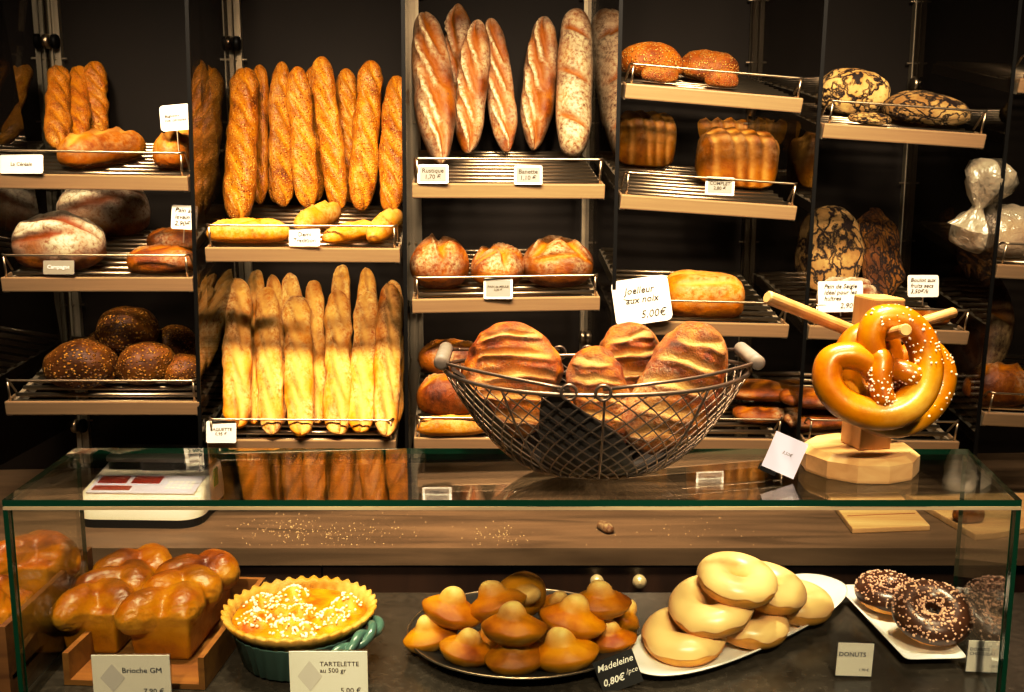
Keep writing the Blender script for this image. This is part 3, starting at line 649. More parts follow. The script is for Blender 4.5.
# crumbs on the worktop: nobody could count them
b = MB()
for cx, cy, n, sxp, syp in ((330, 532, 170, 80, 8), (280, 528, 90, 40, 8), (495, 536, 70, 30, 6), (700, 530, 40, 90, 8)):
    for k in range(n):
        p = atz(random.gauss(cx, sxp / 1.7), min(545, max(512, random.gauss(cy, syp))), .7405); s = random.uniform(.0008, .0024)
        b.add([p + V((s, 0, 0)), p + V((-s*.6, s, 0)), p + V((-s*.6, -s, 0)), p + V((0, 0, s*1.2))], [(0, 1, 3), (1, 2, 3), (2, 0, 3), (0, 2, 1)])
tag(b.build('bread_crumbs', M['crumb']), 'pale crumbs and flour scattered along the wooden worktop', 'crumbs', kind='stuff')
# bread stub
p = atz(605, 531, .74); o = meshobj('bread_stub', loaf_mesh('bread_stub', M['country'], .055, .024, .022, 4, 2, seed=180, flour=.6, nu=24, nv=20)); o.matrix_world = T(*p) @ Rz(math.radians(118)); tag(o, 'small broken end of bread lying on the worktop', 'bread')

# scale
pc = atz(137, 527, .74); s = mpp(pc); W = 128 * s
r = empty('kitchen_scale', T(*pc) @ Rz(math.radians(-2)), 'cream electronic scale with red displays on the back worktop', 'scale')
b = MB(); b.prism(rrect(W * .98, W * .82, .05, 6, 0, W * .38), .0, .02); b.build('base', M['rubber'], r)
n = 8; low = rrect(W, W * .8, .05, n, 0, W * .37); hi = rrect(W * .93, W * .55, .03, n, 0, W * .47); mid = rrect(W, W * .79, .05, n, 0, W * .375)
b = MB(); m_ = len(low)
lev = [[(x, y, .02) for x, y in low], [(x, y, .050) for x, y in mid], [(x, y, .056 + max(0, y + .03) * .17) for x, y in rrect(W * .97, W * .74, .045, n, 0, W * .38)], [(x, y, .062 + .17 * (y + .03)) for x, y in hi]]
vs = [q for l in lev for q in l]; fs = [(i*m_+k, i*m_+(k+1) % m_, (i+1)*m_+(k+1) % m_, (i+1)*m_+k) for i in range(3) for k in range(m_)] + [tuple(3*m_ + k for k in range(m_))]
b.add(vs, fs); body = b.build('body', M['cream'], r, smooth=True)
FA, FB = V((0, -.0, .0605)), V((0, W * .22, .0835)); sl = math.atan2(FB.z - FA.z, FB.y - FA.y)
pm = T(0, W * .22, .0785) @ Rx(math.atan(.17))
b = MB(); b.box(-W * .43, W * .43, -W * .13, W * .17, 0, .002); pnl = b.build('control_panel', M['keys'], r, pm)
for x0, x1, y0, y1 in ((-.4, -.17, .03, .15), (-.13, .10, .03, .15), (-.4, -.1, -.09, -.02)):
    b = MB(); b.box(x0 * W, x1 * W, y0 * W, y1 * W, .002, .0035); b.build('display', M['lcd'], pnl)
for i in range(5):
    for j in range(3):
        b = MB(); x, y = (.17 + .045 * i) * W, (-.06 + .05 * j) * W; b.box(x, x + .033 * W, y, y + .035 * W, .002, .0032); b.build('key', M['paper'], pnl)
b = MB(); b.prism(rrect(W * .86, W * .42, .02, 5, 0, W * .66), .116, .127); b.build('weighing_pan', M['pan'], r, bevel=.002)
b = MB(); b.prism(rrect(.1, .1, .02, 5, 0, W * .66), .08, .116); b.build('pan_support', M['rubber'], r)
b = MB(); b.box(0, .002, -.015, .015, -.022, .022); b.build('sticker', M['greenlabel'], r, T(W * .5, W * .42, .085))

# cutting boards
p1, p2, p3, p4 = [atz(*q, .74) for q in ((852, 534), (930, 531), (898, 497), (826, 499))]
b = MB(); b.prism([(q.x - p1.x, q.y - p1.y) for q in (p1, p2, p3, p4)], 0, .014)
o = b.build('cutting_board', M['pineflat'], None, bevel=.003); o.location = (p1.x, p1.y, .74); tag(o, 'small pale wooden board with grooves under the pretzel', 'cutting board')
for t in (.33, .66):
    a_, c_ = p1.lerp(p4, t), p2.lerp(p3, t); b = MB(); b.tube([a_ - p1 + V((.01, 0, .0142)), c_ - p1 + V((-.01, 0, .0142))], .0012, 6); b.build('groove', M['traywood'], o)
q = [atz(*x, .74) for x in ((975, 541), (998, 539), (1024, 534), (1080, 531), (1060, 498), (905, 500))]
b = MB(); b.prism([(x.x - q[0].x, x.y - q[0].y) for x in q], 0, .016); o = b.build('cutting_board', M['pineflat'], None, bevel=.003); o.location = (q[0].x, q[0].y, .74); tag(o, 'large pale wooden board with a bread roll on it', 'cutting board')
BD = dict(WT); BD['o'] = V((0, 0, .7565))
put('bread_roll', MS['brown', 0], BD, 972, 524, 32, 10, 'small round brown roll on the large cutting board', sz=1.3)

# ------------------------------------------------------------------ display case
DZ, GZ, GY = .91, 1.18, 1.207
fl_, fr_ = atz(2, 500, GZ), atz(1022, 500, GZ); rl_, rr_ = atz(75, 448, GZ), atz(968, 449, GZ)
r = empty('display_case', T(0, GY, 0), 'low glass display case with dark stone deck full of pastries', 'display case')
O = V((0, GY, 0))
th = .006
def slab(P, z0, z1, mats=None): return [(p.x - O.x, p.y - O.y, z0) for p in P] + [(p.x - O.x, p.y - O.y, z1) for p in P]
b = MB(); b.hexa(slab([fl_, fr_, rr_, rl_], GZ - .008, GZ)); b.m = [0, 0, 1, 1, 1, 1]; b.build('top_glass', [M['glass'], M['edge']], r)
def pane(name, A, B, z0, z1, mats):
    d = (B - A); nn = V((-d.y, d.x, 0)).normalized() * th
    b = MB(); b.hexa([(p.x - O.x, p.y - O.y, z) for z in (z0, z1) for p in (A, B, B + nn, A + nn)]); return b, nn
ins = V((0, .006, 0))
b, _ = pane('front_glass', V((fl_.x + .004, GY + .003, 0)), V((fr_.x - .004, GY + .003, 0)), DZ + .0005, GZ - .0085, None); b.build('front_glass', M['glass'], r)
for A, B, si in ((fl_, rl_, 1), (rr_, fr_, 1)):
    A = V((A.x, max(A.y, GY + .01), 0)); B = V((B.x, max(B.y, GY + .01), 0)); d = (B - A)
    sgn = -1 if A.x < 0 else -1
    nn = V((d.y, -d.x, 0)).normalized() * th * (1 if A.x < 0 else 1)
    b = MB(); b.hexa([(p.x - O.x, p.y - O.y, z) for z in (DZ + .0005, GZ - .0085) for p in (A, A + nn, B + nn, B)]); b.m = [0, 0, 1, 0, 1, 0]
    b.build('side_glass', [M['glass'], M['edge']], r)
for x, s_ in ((fl_.x, 1), (fr_.x, -1)):
    b = MB(); b.box(x - .001 if s_ > 0 else x - .005, x + .005 if s_ > 0 else x + .001, .001, .010, DZ + .0005, GZ - .0085); b.build('corner_edge', M['edge'], r)
b = MB(); b.box(fl_.x, fr_.x, -.001, .0035, GZ - .0125, GZ - .0085); b.build('front_bevel', M['bevel'], r)
b = MB(); b.box(-1.35, 1.35, -.02, .355, DZ - .04, DZ); b.build('stone_deck', M['deck'], r)
b = MB(); b.box(-1.33, 1.33, 0, .33, .001, DZ - .0405); b.build('front_panel', M['panel'], r)
DK = dict(o=V((0, 0, DZ)), ex=V((1, 0, 0)), ey=V((0, 1, 0)), ez=V((0, 0, 1)))
TOP = dict(DK); TOP['o'] = V((0, 0, GZ))

# brioches: lumps merged into one continuous loaf
def brioche_mesh(name, W, L, H, seed, cols=2, rows=3, tin=True):
    random.seed(seed); bm = bmesh.new()
    if tin:
        ret = bmesh.ops.create_cube(bm, size=1.0)
        for v in ret['verts']:
            tp = 1.03 if v.co.z > 0 else .93
            v.co = V((v.co.x * W * .92 * tp, v.co.y * L * .94 * tp, (v.co.z + .5) * H * .64))
    for j in range(rows):
        for i in range(cols):
            x = (i - (cols - 1) / 2) * W / cols * (1.0) + random.uniform(-.006, .006); y = (j - (rows - 1) / 2) * L / rows + (.012 if i % 2 else -.012)
            ret = bmesh.ops.create_icosphere(bm, subdivisions=3, radius=1.0)
            a = random.uniform(-.5, .5) + (.55 if i % 2 else -.55); R = Matrix.Rotation(a, 3, 'Z')
            for v in ret['verts']:
                c = R @ V((v.co.x * W * .33, v.co.y * L / rows * .70, v.co.z * H * .30)); v.co = c + V((x * .92, y * .96, H * .62 + random.uniform(-.0, .0)))
    me = bpy.data.meshes.new('tmp'); bm.to_mesh(me); bm.free()
    o = bpy.data.objects.new('tmp', me); COL.objects.link(o)
    m = o.modifiers.new('r', 'REMESH'); m.mode = 'VOXEL'; m.voxel_size = .0036
    s = o.modifiers.new('s', 'SMOOTH'); s.factor = .5; s.iterations = 9
    bpy.context.view_layer.update()
    out = bpy.data.meshes.new_from_object(o.evaluated_get(bpy.context.evaluated_depsgraph_get())); bpy.data.objects.remove(o)
    out.name = name; out.materials.clear(); out.materials.append(M['brioche'])
    for p in out.polygons: p.use_smooth = True
    at = out.color_attributes.new('Col', 'FLOAT_COLOR', 'POINT')
    nrm = [v.normal.copy() for v in out.vertices]
    for v, q in zip(out.vertices, nrm):
        if v.co.z > H * .45: v.co += q * (abs(N.noise(V((v.co.x * 35 + v.co.y * 50, v.co.y * 130 - v.co.x * 90, v.co.z * 110)) + V((seed, 0, 0)))) * -.0028 + N.noise(v.co * 55) * .0015)
    for i, v in enumerate(out.vertices):
        up = v.normal.z; side = max(0, min(1, (H * .55 - v.co.z) / (H * .3))); nz = N.noise(v.co * 22 + V((seed, 0, 0)))
        crease = max(0, min(1, (.78 - up) * 1.3)) * (1 - side)
        at.data[i].color = (max(0, min(1, crease * .9 + side * .15 + nz * .35)), 0, max(0, min(.55, (v.co.z / H - .84) * 2.6 + nz * .7)) * max(0, min(1, up * 1.6)), 1)
    out['dims'] = (W, L, H); return out
tw = []
A_ = [atz(*q, DZ) for q in ((60, 690), (196, 690), (228, 625), (100, 610))]
r = empty('wooden_tray', T(A_[0].x, A_[0].y, DZ), 'shallow wooden tray holding two brioche loaves inside the case', 'tray')
x0, x1, y0, y1 = 0, A_[1].x - A_[0].x + .012, .012, .275
b = MB(); b.box(x0, x1, y0, y1, .0008, .008); b.build('tray_base', M['traywood'], r)
for nm, bx in (('tray_side', (x1 - .008, x1, y0, y1, .008, .045)), ('tray_side', (x0, x0 + .008, y0, y1, .008, .045)), ('tray_end', (x0 + .008, x1 - .008, y1 - .008, y1, .008, .045))):
    b = MB(); b.box(*bx); b.build(nm, M['traywood'], r)
r.matrix_world = T(A_[0].x, A_[0].y, DZ) @ Rz(math.radians(-4))
TR = dict(DK); TR['o'] = V((0, 0, DZ + .0095))
br1 = brioche_mesh('brioche_loaf', .090, .195, .104, 3); br2 = brioche_mesh('brioche_loaf', .084, .21, .100, 5)
pb = atz(163, 674, DZ); o = meshobj('brioche_loaf', br1); o.matrix_world = T(pb.x - .003, pb.y + .106, DZ + .009) @ Rz(math.radians(-3)); tag(o, 'glossy braided brioche loaf nearer the tart', 'brioche', 'brioche loaves in the tray')
pb = atz(85, 668, DZ); o = meshobj('brioche_loaf', br2); o.matrix_world = T(pb.x + .006, pb.y + .114, DZ + .009) @ Rz(math.radians(-3)); tag(o, 'paler braided brioche loaf beside the case side glass', 'brioche', 'brioche loaves in the tray')
# tray with brioches outside the case
TZ = 1.015
c0 = atz(14, 627, TZ); c1 = atz(84, 547, TZ)
r = empty('wooden_crate', T(c0.x, c0.y, DZ), 'wooden crate of brioche outside the glass case side', 'crate')
dx, dy = -.32, c1.y - c0.y; hh = TZ - DZ
b = MB(); b.box(dx, 0, 0, dy, .001, .012); b.box(dx, 0, .008, dy - .008, hh - .075, hh - .068); b.build('crate_base', M['cratewood'], r)
for nm, bx in (('crate_side', (-.008, 0, 0, dy, .012, hh)), ('crate_side', (dx, dx + .008, 0, dy, .012, hh)), ('crate_front', (dx + .008, -.008, 0, .008, .012, hh)), ('crate_back', (dx + .008, -.008, dy - .008, dy, .012, hh))):
    b = MB(); b.box(*bx); b.build(nm, M['cratewood'], r)
br3 = brioche_mesh('round_brioche', .08, .09, .108, 9, 2, 1); br4 = brioche_mesh('small_brioche', .06, .08, .10, 11, 1, 2)
r.matrix_world = T(-.624, c0.y, DZ)
o = meshobj('round_brioche', br3); q = atY(40, 575, c1.y - .065); o.matrix_world = T(q.x - .006, q.y, TZ - .066) @ Sc(1, 1, 1.12); tag(o, 'glossy dark round brioche in the crate outside the case', 'brioche')
o = meshobj('small_brioche', br4); q = atY(6, 590, c0.y + .065); o.matrix_world = T(q.x - .008, q.y, TZ - .066) @ Sc(1, 1, 1.15); tag(o, 'small pale brioche nearest the front board of the crate', 'brioche')

# tart
RT = .101; HT = .072
pt = atz(300, 608, DZ + HT)
r = empty('fruit_tart', T(pt.x, pt.y, DZ), 'fluted custard tart with pearl sugar in a green dish', 'tart')
r.name = 'sugar_tart'
fl24 = lambda a, z: 1 + .018 * math.cos(36 * a)
dish = empty('serving_dish', T(pt.x, pt.y, DZ), 'dark green glazed baking dish with twisted rope handle under the tart', 'dish')
b = MB(); b.lathe([(.001, .001), (.07, .001), (.078, .006), (.090, .052), (.092, .054), (.089, .05), (.075, .010), (.001, .009)], 84, lambda a, z: 1 + (.016 * math.cos(36 * a) if .002 < z < .06 else 0)); b.build('bowl', M['dish'], dish, smooth=True)
b = MB(); pa, pb_ = [], []
for i in range(46):
    t = i / 45; a = math.radians(-62 + 66 * t); z = .036 + .018 * math.sin(t * PI) + .012 * t; rr = .1005 + .012 * math.sin(t * PI)
    c = V((rr * math.cos(a), rr * math.sin(a), z)); rad = V((math.cos(a), math.sin(a), 0)); tw_ = t * 13
    pa.append(c + (rad * math.cos(tw_) + V((0, 0, 1)) * math.sin(tw_)) * .0055); pb_.append(c - (rad * math.cos(tw_) + V((0, 0, 1)) * math.sin(tw_)) * .0055)
b.tube(pa, .0062, 10); b.tube(pb_, .0062, 10); b.build('rope_handle', M['dish'], dish, smooth=True)
b = MB(); b.lathe([(.001, .0125), (.072, .0125), (.087, .0565), (RT - .004, HT - .010), (RT + .002, HT - .001), (RT + .001, HT + .003), (RT - .008, HT), (RT - .010, HT - .008), (RT - .012, HT - .014)], 168, lambda a, z: fl24(a, z) if z > .03 else 1)
for i, v in enumerate(b.v):
    a = math.atan2(v.y, v.x)
    if v.z > HT - .012: v.z += .002 * math.cos(36 * a)
b.build('pastry_crust', M['pastry'], r, smooth=True, cols=[(0, 0, 0)] * len(b.v))
bumps = [(-.055, .025, .036, .018), (-.055, -.025, .034, .016), (-.02, .055, .03, .018), (-.005, -.05, .038, .016), (.0, .0, .03, .014), (.045, -.02, .034, .016), (.06, .02, .028, .022), (-.03, 0, .03, .012), (.02, -.06, .03, .014)]
b = MB(); cols = []; nr, na = 30, 90
def fz(x, y):
    h = 0
    for (cx, cy, rr, hh_) in bumps: h = max(h, hh_ * math.exp(-(((x - cx) ** 2 + (y - cy) ** 2) / (rr * .62) ** 2)))
    return h
for i in range(nr + 1):
    for k in range(na):
        a = 2 * PI * k / na; rr = (RT - .0115) * max(.01, i / nr); x, y = rr * math.cos(a), rr * math.sin(a)
        h = fz(x, y); nn = N.noise(V((x, y, 3)) * 90); b.v.append(V((x, y, HT - .010 + h + (nn * .003 if h > .003 else 0))))
        cols.append((max(0, min(1, h / .022 + nn * 1.1 - .2)), 0, max(0, min(.3, -nn * .5)) if h > .002 else 0))
for i in range(nr):
    for k in range(na): b.f.append((i*na + k, (i+1)*na + k, (i+1)*na + (k+1) % na, i*na + (k+1) % na))
b.f.append(tuple(range(na))); b.m = [0] * len(b.f)
b.build('custard_filling', M['custard'], r, smooth=True, cols=cols)
b = MB(); random.seed(5)
def pebble(b, p, s, seedr=random):
    ico = [(0,0,1),(.894,0,.447),(.276,.851,.447),(-.724,.526,.447),(-.724,-.526,.447),(.276,-.851,.447),(.724,.526,-.447),(-.276,.851,-.447),(-.894,0,-.447),(-.276,-.851,-.447),(.724,-.526,-.447),(0,0,-1)]
    fc = [(0,1,2),(0,2,3),(0,3,4),(0,4,5),(0,5,1),(1,6,2),(2,7,3),(3,8,4),(4,9,5),(5,10,1),(6,7,2),(7,8,3),(8,9,4),(9,10,5),(10,6,1),(11,7,6),(11,8,7),(11,9,8),(11,10,9),(11,6,10)]
    e = [random.uniform(.7, 1.2) for _ in range(3)]
    b.add([p + V((x*e[0], y*e[1], z*e[2])) * s for x, y, z in ico], fc)
n = 0
while n < 420:
    a, q = random.uniform(0, 2*PI), (RT - .016) * random.random() ** .5; x, y = q * math.cos(a), q * math.sin(a); h = fz(x, y)
    if h < .004: continue
    pebble(b, V((x, y, HT - .0095 + h + .0008)), random.uniform(.0014, .0029)); n += 1
tag(b.build('pearl_sugar', M['sugar'], r, smooth=True), kind='stuff')

# madeleines on a dark plate
pc = (atz(522, 680, DZ + .02) + atz(522, 590, DZ + .02)) / 2; PY = (atz(522, 590, DZ + .02).y - atz(522, 680, DZ + .02).y) / 2; PX = .97 * (atz(640, 632, DZ + .02).x - atz(405, 632, DZ + .02).x) / 2
r = empty('oval_plate', T(pc.x, pc.y, DZ), 'dark oval plate piled with madeleines', 'plate')
b = MB(); b.lathe([(.001, .001), (.6, .001), (.68, .004), (.97, .019), (1, .0215), (.985, .0225), (.93, .019), (.66, .0075), (.001, .0065)], 72, sx=PX, sy=PY); b.build('dish', M['darkplate'], r, smooth=True)
b = MB(); b.tube([(PX * math.cos(t * PI / 48), PY * math.sin(t * PI / 48), .0222) for t in range(96)], .0016, 8, closed=True); b.build('rim', M['wire'], r, smooth=True)
def madeleine_mesh(seed):
    b = MB(); cols = []; nr, na = 18, 60; a0, b0 = .044, .031
    def ring(q, top):
        for k in range(na):
            a = 2 * PI * k / na; px = a0 * (1 + .10 * math.cos(a)) * math.cos(a); py = b0 * (1 + .12 * math.cos(a)) * math.sin(a)
            if top: z = .022 + .018 * (1 - q ** 1.8) + .014 * max(0, 1 - (q / .45) ** 2.6) ** .6 + N.noise(V((q * math.cos(a) * 2, q * math.sin(a) * 2, seed))) * .0025
            else: z = .022 - .022 * (1 - q ** 3) ** .7 * (1 + .05 * math.cos(12 * a) * q)
            b.v.append(V((px * q, py * q, z)))
            nn = N.noise(V((px * q, py * q, z)) * 60 + V((seed, 0, 0)))
            if top: cols.append((max(0, min(1, 1.7 - q * 3.2 + nn * .3)), 0, max(0, min(.42, (q - .72) * 2 + nn * .2))))
            else: cols.append((max(0, .3 + nn * .4), 0, .12 + (.35 if q > .88 else 0)))
    for i in range(nr + 1): ring(max(.02, i / nr), True)
    for i in range(nr - 1, -1, -1): ring(max(.02, i / nr), False)
    m_ = 2 * nr + 1
    for i in range(m_ - 1):
        for k in range(na): b.f.append((i*na + k, (i+1)*na + k, (i+1)*na + (k+1) % na, i*na + (k+1) % na))
    b.f.append(tuple(range(na))); b.f.append(tuple(reversed([(m_-1)*na + k for k in range(na)]))); b.m = [0] * len(b.f)
    return b.mesh('madeleine', M['madeleine'], True, cols)
MM = [madeleine_mesh(i) for i in range(4)]
mad = [(449, 611, .052, 0, 12, -12, 1.05, 'madeleine with a pale round hump, upper tier nearest the tart'), (428, 636, .02, 0, -8, 25, .95, 'madeleine at the outermost plate edge towards the tart'), (494, 606, .058, -10, -14, 8, 1.05, 'dark-edged madeleine tilted back against the flat one'),
       (517, 596, .058, 70, 10, 30, 1.1, 'madeleine turned face away, broad flat oval behind the others'), (511, 628, .062, 0, 0, -6, 1.05, 'madeleine with a tall hump in the middle of the pile'), (465, 649, .022, 8, 14, 10, .95, 'madeleine in front with its scalloped belly turned outwards'),
       (514, 658, .018, 8, -4, 15, 1.05, 'front middle madeleine closest to the plate rim'), (561, 655, .02, 5, -8, -8, 1.12, 'wide madeleine at the front beside the black price card'), (569, 621, .055, 6, 14, 5, 1.12, 'large madeleine with a tall pale hump, tilted sideways'),
       (545, 634, .022, 0, 30, 60, .9, 'madeleine wedged in the gap under the tall-humped one'), (598, 603, .068, 4, 0, 2, 1.0, 'topmost madeleine pointing up beneath the brass knob'), (625, 617, .025, 30, 20, 80, .85, 'madeleine at the plate edge towards the white doughnuts'),
       (609, 638, .018, 4, -6, 4, .85, 'small madeleine low at the plate edge under the topmost one'), (556, 606, .026, 20, 0, 40, .85, 'madeleine at the back mostly hidden by the tall-humped one'), (488, 638, .02, 0, 0, 70, .8, 'dark madeleine deep in the pile behind the scalloped one')]
for i, (px, py, h, rx, ry, rz, s, lab) in enumerate(mad):
    p = atz(px, py, DZ + .0085 + h); o = meshobj('madeleine', MM[i % 4])
    o.matrix_world = T(*p) @ Rz(math.radians(rz)) @ Rx(math.radians(rx)) @ Ry(math.radians(ry)) @ T(0, 0, -.02) @ Sc(s * .95, s * .95, s); tag(o, lab, 'madeleine', 'madeleines on the dark plate')

# doughnuts
def torus_part(R, rr, hz, a0, a1, mat, name, wav=0, seed=0, close=False, nu=56, nv=20):
    b = MB(); m_ = nv + 1
    for i in range(nu):
        u = 2 * PI * i / nu
        for j in range(m_):
            e0 = a0 - wav * (N.noise(V((math.cos(u) * 2.2, math.sin(u) * 2.2, seed))) + .3); e1 = a1 + wav * .4 * (N.noise(V((math.cos(u) * 3, math.sin(u) * 3, seed + 9))))
            v = e0 + (e1 - e0) * j / nv
            q = R + rr * math.cos(v) * (1 + .03 * N.noise(V((math.cos(u) * 1.5, math.sin(u) * 1.5, seed + 5)))); b.v.append(V((q * math.cos(u), q * math.sin(u), hz * math.sin(v))))
    for i in range(nu):
        for j in range(nv): b.f.append((i*m_ + j, ((i+1) % nu)*m_ + j, ((i+1) % nu)*m_ + j + 1, i*m_ + j + 1))
    b.m = [0] * len(b.f); return b.mesh(name, mat, True)
def donut(m, label, group, seed, glz, dgh, sprinkle=False, R=.034, rr=.0225, hz=.0205):
    root = empty('doughnut' if not sprinkle else 'chocolate_doughnut', m, label, 'doughnut', group)
    meshobj('dough', torus_part(R, rr, hz, 0, 2 * PI, dgh, 'dough', 0, seed), root)
    meshobj('icing', torus_part(R, rr + .0016, hz + .0018, (-.12 if sprinkle else .22), PI + .25, glz, 'icing', .38 if not sprinkle else .3, seed), root)
    if sprinkle:
        b = MB(); random.seed(seed)
        for k in range(420):
            u, v = random.uniform(0, 2 * PI), random.uniform(.12, 2.7); q = R + (rr + .002) * math.cos(v)
            pebble(b, V((q * math.cos(u), q * math.sin(u), (hz + .0022) * math.sin(v))), random.uniform(.0012, .0026))
        tag(b.build('sprinkles', M['nut'], root, smooth=False), kind='stuff')
    return root
# white platter
A1, B1 = atz(662, 660, DZ + .012), atz(812, 590, DZ + .012)
ctr = (A1 + B1) / 2; ang = math.atan2(B1.y - A1.y, B1.x - A1.x); Lh = (B1 - A1).length / 2 + .056
r = empty('oval_platter', T(ctr.x, ctr.y, DZ) @ Rz(ang), 'white oval porcelain platter under the pale doughnuts', 'platter')
b = MB(); prof = [(.001, .001), (.7, .001), (.8, .004), (.985, .015), (1, .0175), (.98, .018), (.82, .009), (.78, .0075), (.001, .007)]
nn = 72; vs = []
for (q, z) in prof:
    for k in range(nn):
        a = 2 * PI * k / nn; vs.append((Lh * q * sgnpow(math.cos(a), .8), .075 * q * sgnpow(math.sin(a), .8), z))
b.add(vs, [(i*nn + k, i*nn + (k+1) % nn, (i+1)*nn + (k+1) % nn, (i+1)*nn + k) for i in range(len(prof) - 1) for k in range(nn)]); b.build('dish', M['porcelain'], r, smooth=True)
g = 'pale glazed doughnuts on the oval platter'
don = [(684, 636, .031, 8, -4, 1.0, 'pale doughnut at the front end of the platter'), (750, 624, .031, 3, 2, .93, 'pale doughnut in the bottom layer, mostly covered'), (796, 602, .031, 3, 4, .93, 'pale doughnut at the far end of the platter'),
       (711, 606, .073, 14, -8, 1.0, 'pale doughnut in the second layer resting on the front one'), (768, 588, .073, 8, 10, .95, 'pale doughnut in the second layer behind the topmost one'), (737, 580, .108, 10, 6, .95, 'topmost pale doughnut of the stack')]
for i, (px, py, h, rx, ry, s, lab) in enumerate(don):
    p = atz(px, py, DZ + h); donut(T(*p) @ Rx(math.radians(rx)) @ Ry(math.radians(ry)) @ Sc(s, s, s), lab, g, i + 1, M['glaze'], M['dough'])
# white rectangular plate
k0, k1 = atz(835, 585, DZ + .014), atz(906, 660, DZ + .014); k2 = V((k1.x + .085, k1.y + .004, 0)); k3 = V((k0.x + .112, k0.y + .004, 0))
r = empty('square_plate', T(k1.x, k1.y, DZ), 'white square porcelain plate under the chocolate doughnuts', 'plate')
quad = [V((q.x - k1.x, q.y - k1.y, 0)) for q in (k1, k2, k3, k0)]; cc = sum(quad, V()) / 4
def qs(s, z): return [((q - cc) * s + cc + V((0, 0, z))) for q in quad]
def rq(s, z, rd):
    c = qs(s, z); loop = [c[0].lerp(c[1], .5)] + c[1:] + [c[0], c[0].lerp(c[1], .5)]
    return rounded(loop, rd)[1:-1]
b = MB(); lv = [rq(.62, .001, .01), rq(.70, .002, .01), rq(.97, .0125, .01), rq(1, .0145, .01), rq(.98, .0155, .01), rq(.74, .0075, .01), rq(.7, .0065, .01)]
m_ = len(lv[0]); b.add([q for l in lv for q in l], [(i*m_ + k, i*m_ + (k+1) % m_, (i+1)*m_ + (k+1) % m_, (i+1)*m_ + k) for i in range(6) for k in range(m_)] + [tuple(range(m_ - 1, -1, -1)), tuple(6*m_ + k for k in range(m_))])
b.build('dish', M['porcelain'], r, smooth=True)
g = 'chocolate doughnuts with chopped nuts'
p = atz(889, 593, DZ + .032); donut(T(*p) @ Rx(math.radians(6)) @ Sc(.86, .86, .86), 'chocolate doughnut with chopped nuts lying flat at the back', g, 31, M['choc'], M['dough2'], True)
p = atz(932, 613, DZ + .048); donut(T(*p) @ Rz(math.radians(-25)) @ Rx(math.radians(26)) @ Ry(math.radians(6)) @ Sc(.93, .93, .93), 'chocolate doughnut with chopped nuts leaning on the other one', g, 32, M['choc'], M['dough2'], True)

# price tags in the case
def tentcard(cx, cy, wpx, hpx, title, price, label, base, roll=0, yaw=0, corner=True):
    zb = DZ + .004; pb = atz(base[0], base[1], zb); p = atY(cx, cy, pb.y); s = mpp(p); w, h = wpx * s, hpx * s
    p.z = zb + h / 2
    r = empty('price_tag', T(*p) @ Rz(math.radians(yaw)) @ Ry(math.radians(roll)), label, 'price tag', 'white price tags in the glass case')
    b = MB(); b.box(-w/2, w/2, 0, .0012, -h/2, h/2); b.build('card', M['paper'], r)
    me = text_mesh('title', title, w * (.5 if corner else .74), h * .34, M['ink'], 0); meshobj('writing', me, r, None, T(w * (.14 if corner else -.08), -.0008, h * .17))
    me = text_mesh('price', [price], w * .26, h * .15, M['ink'], 0); meshobj('writing', me, r, None, T(w * .28, -.0008, -h * .3))
    if corner:
        b = MB(); b.add([(-w*.40, 0, 0), (-w*.24, 0, -h*.32), (-w*.08, 0, 0), (-w*.24, 0, h*.32)], [(0, 1, 2, 3)]); b.build('emblem', M['emblem'], r, T(0, -.0007, 0))
    b = MB(); b.box(-w/2 - .001, w/2 + .001, .0016, .0034, -h/2 - .002, h/2 + .001); b.hexa([(-w/2, .0034, -h/2 - .0035), (w/2, .0034, -h/2 - .0035), (w/2, .03, -h/2 - .0035), (-w/2, .03, -h/2 - .0035), (-w/2, .0034, -h/2 - .0015), (w/2, .0034, -h/2 - .0015), (w/2, .03, -h/2 - .0015), (-w/2, .03, -h/2 - .0015)])
    b.build('acrylic_holder', M['clear'], r)
    return r
tentcard(132, 684, 78, 48, ['Brioche GM'], '7,90 €', 'white price tag reading Brioche in front of the brioche loaves', (132, 700))
tentcard(329, 684, 78, 52, ['TARTELETTE', 'au 500 gr'], '5,00 €', 'white price tag in front of the green tart dish', (329, 700))
tentcard(855, 658, 36, 35, ['DONUTS'], '1,90 €', 'white price tag reading DONUTS beside the oval platter', (855, 676), roll=2, corner=False)
tentcard(985, 655, 35, 33, ['DONUTS', 'CHOCOLAT'], '2,00 €', 'white price tag reading DONUTS CHOCOLAT before the chocolate doughnuts', (985, 672), roll=2, corner=False)
p = atz(618, 690, DZ); p = atY(618, 672, p.y + .004); s = mpp(p)
r = empty('chalk_card', T(*p) @ Rx(math.radians(-14)) @ Ry(math.radians(-20)), 'small black card with white handwriting reading Madeleine', 'price tag')
w, h = 42 * s, 34 * s; b = MB(); b.box(-w/2, w/2, 0, .0014, -h/2, h/2); b.build('card', M['chalkboard'], r)
meshobj('writing', text_mesh('t', ['Madeleine'], w * .9, h * .3, M['chalk'], .3, bold=.01), r, None, T(0, -.001, h * .27))
meshobj('writing', text_mesh('t', ['0,80€'], w * .55, h * .36, M['chalk'], .3, bold=.02), r, None, T(-w * .14, -.001, -h * .18))
meshobj('writing', text_mesh('t', ['/pce'], w * .3, h * .26, M['chalk'], .3), r, None, T(w * .32, -.001, -h * .1))
b = MB(); b.box(-.004, .004, .0016, .02, -h/2, -h/2 + .006); b.build('holder', M['clear'], r)

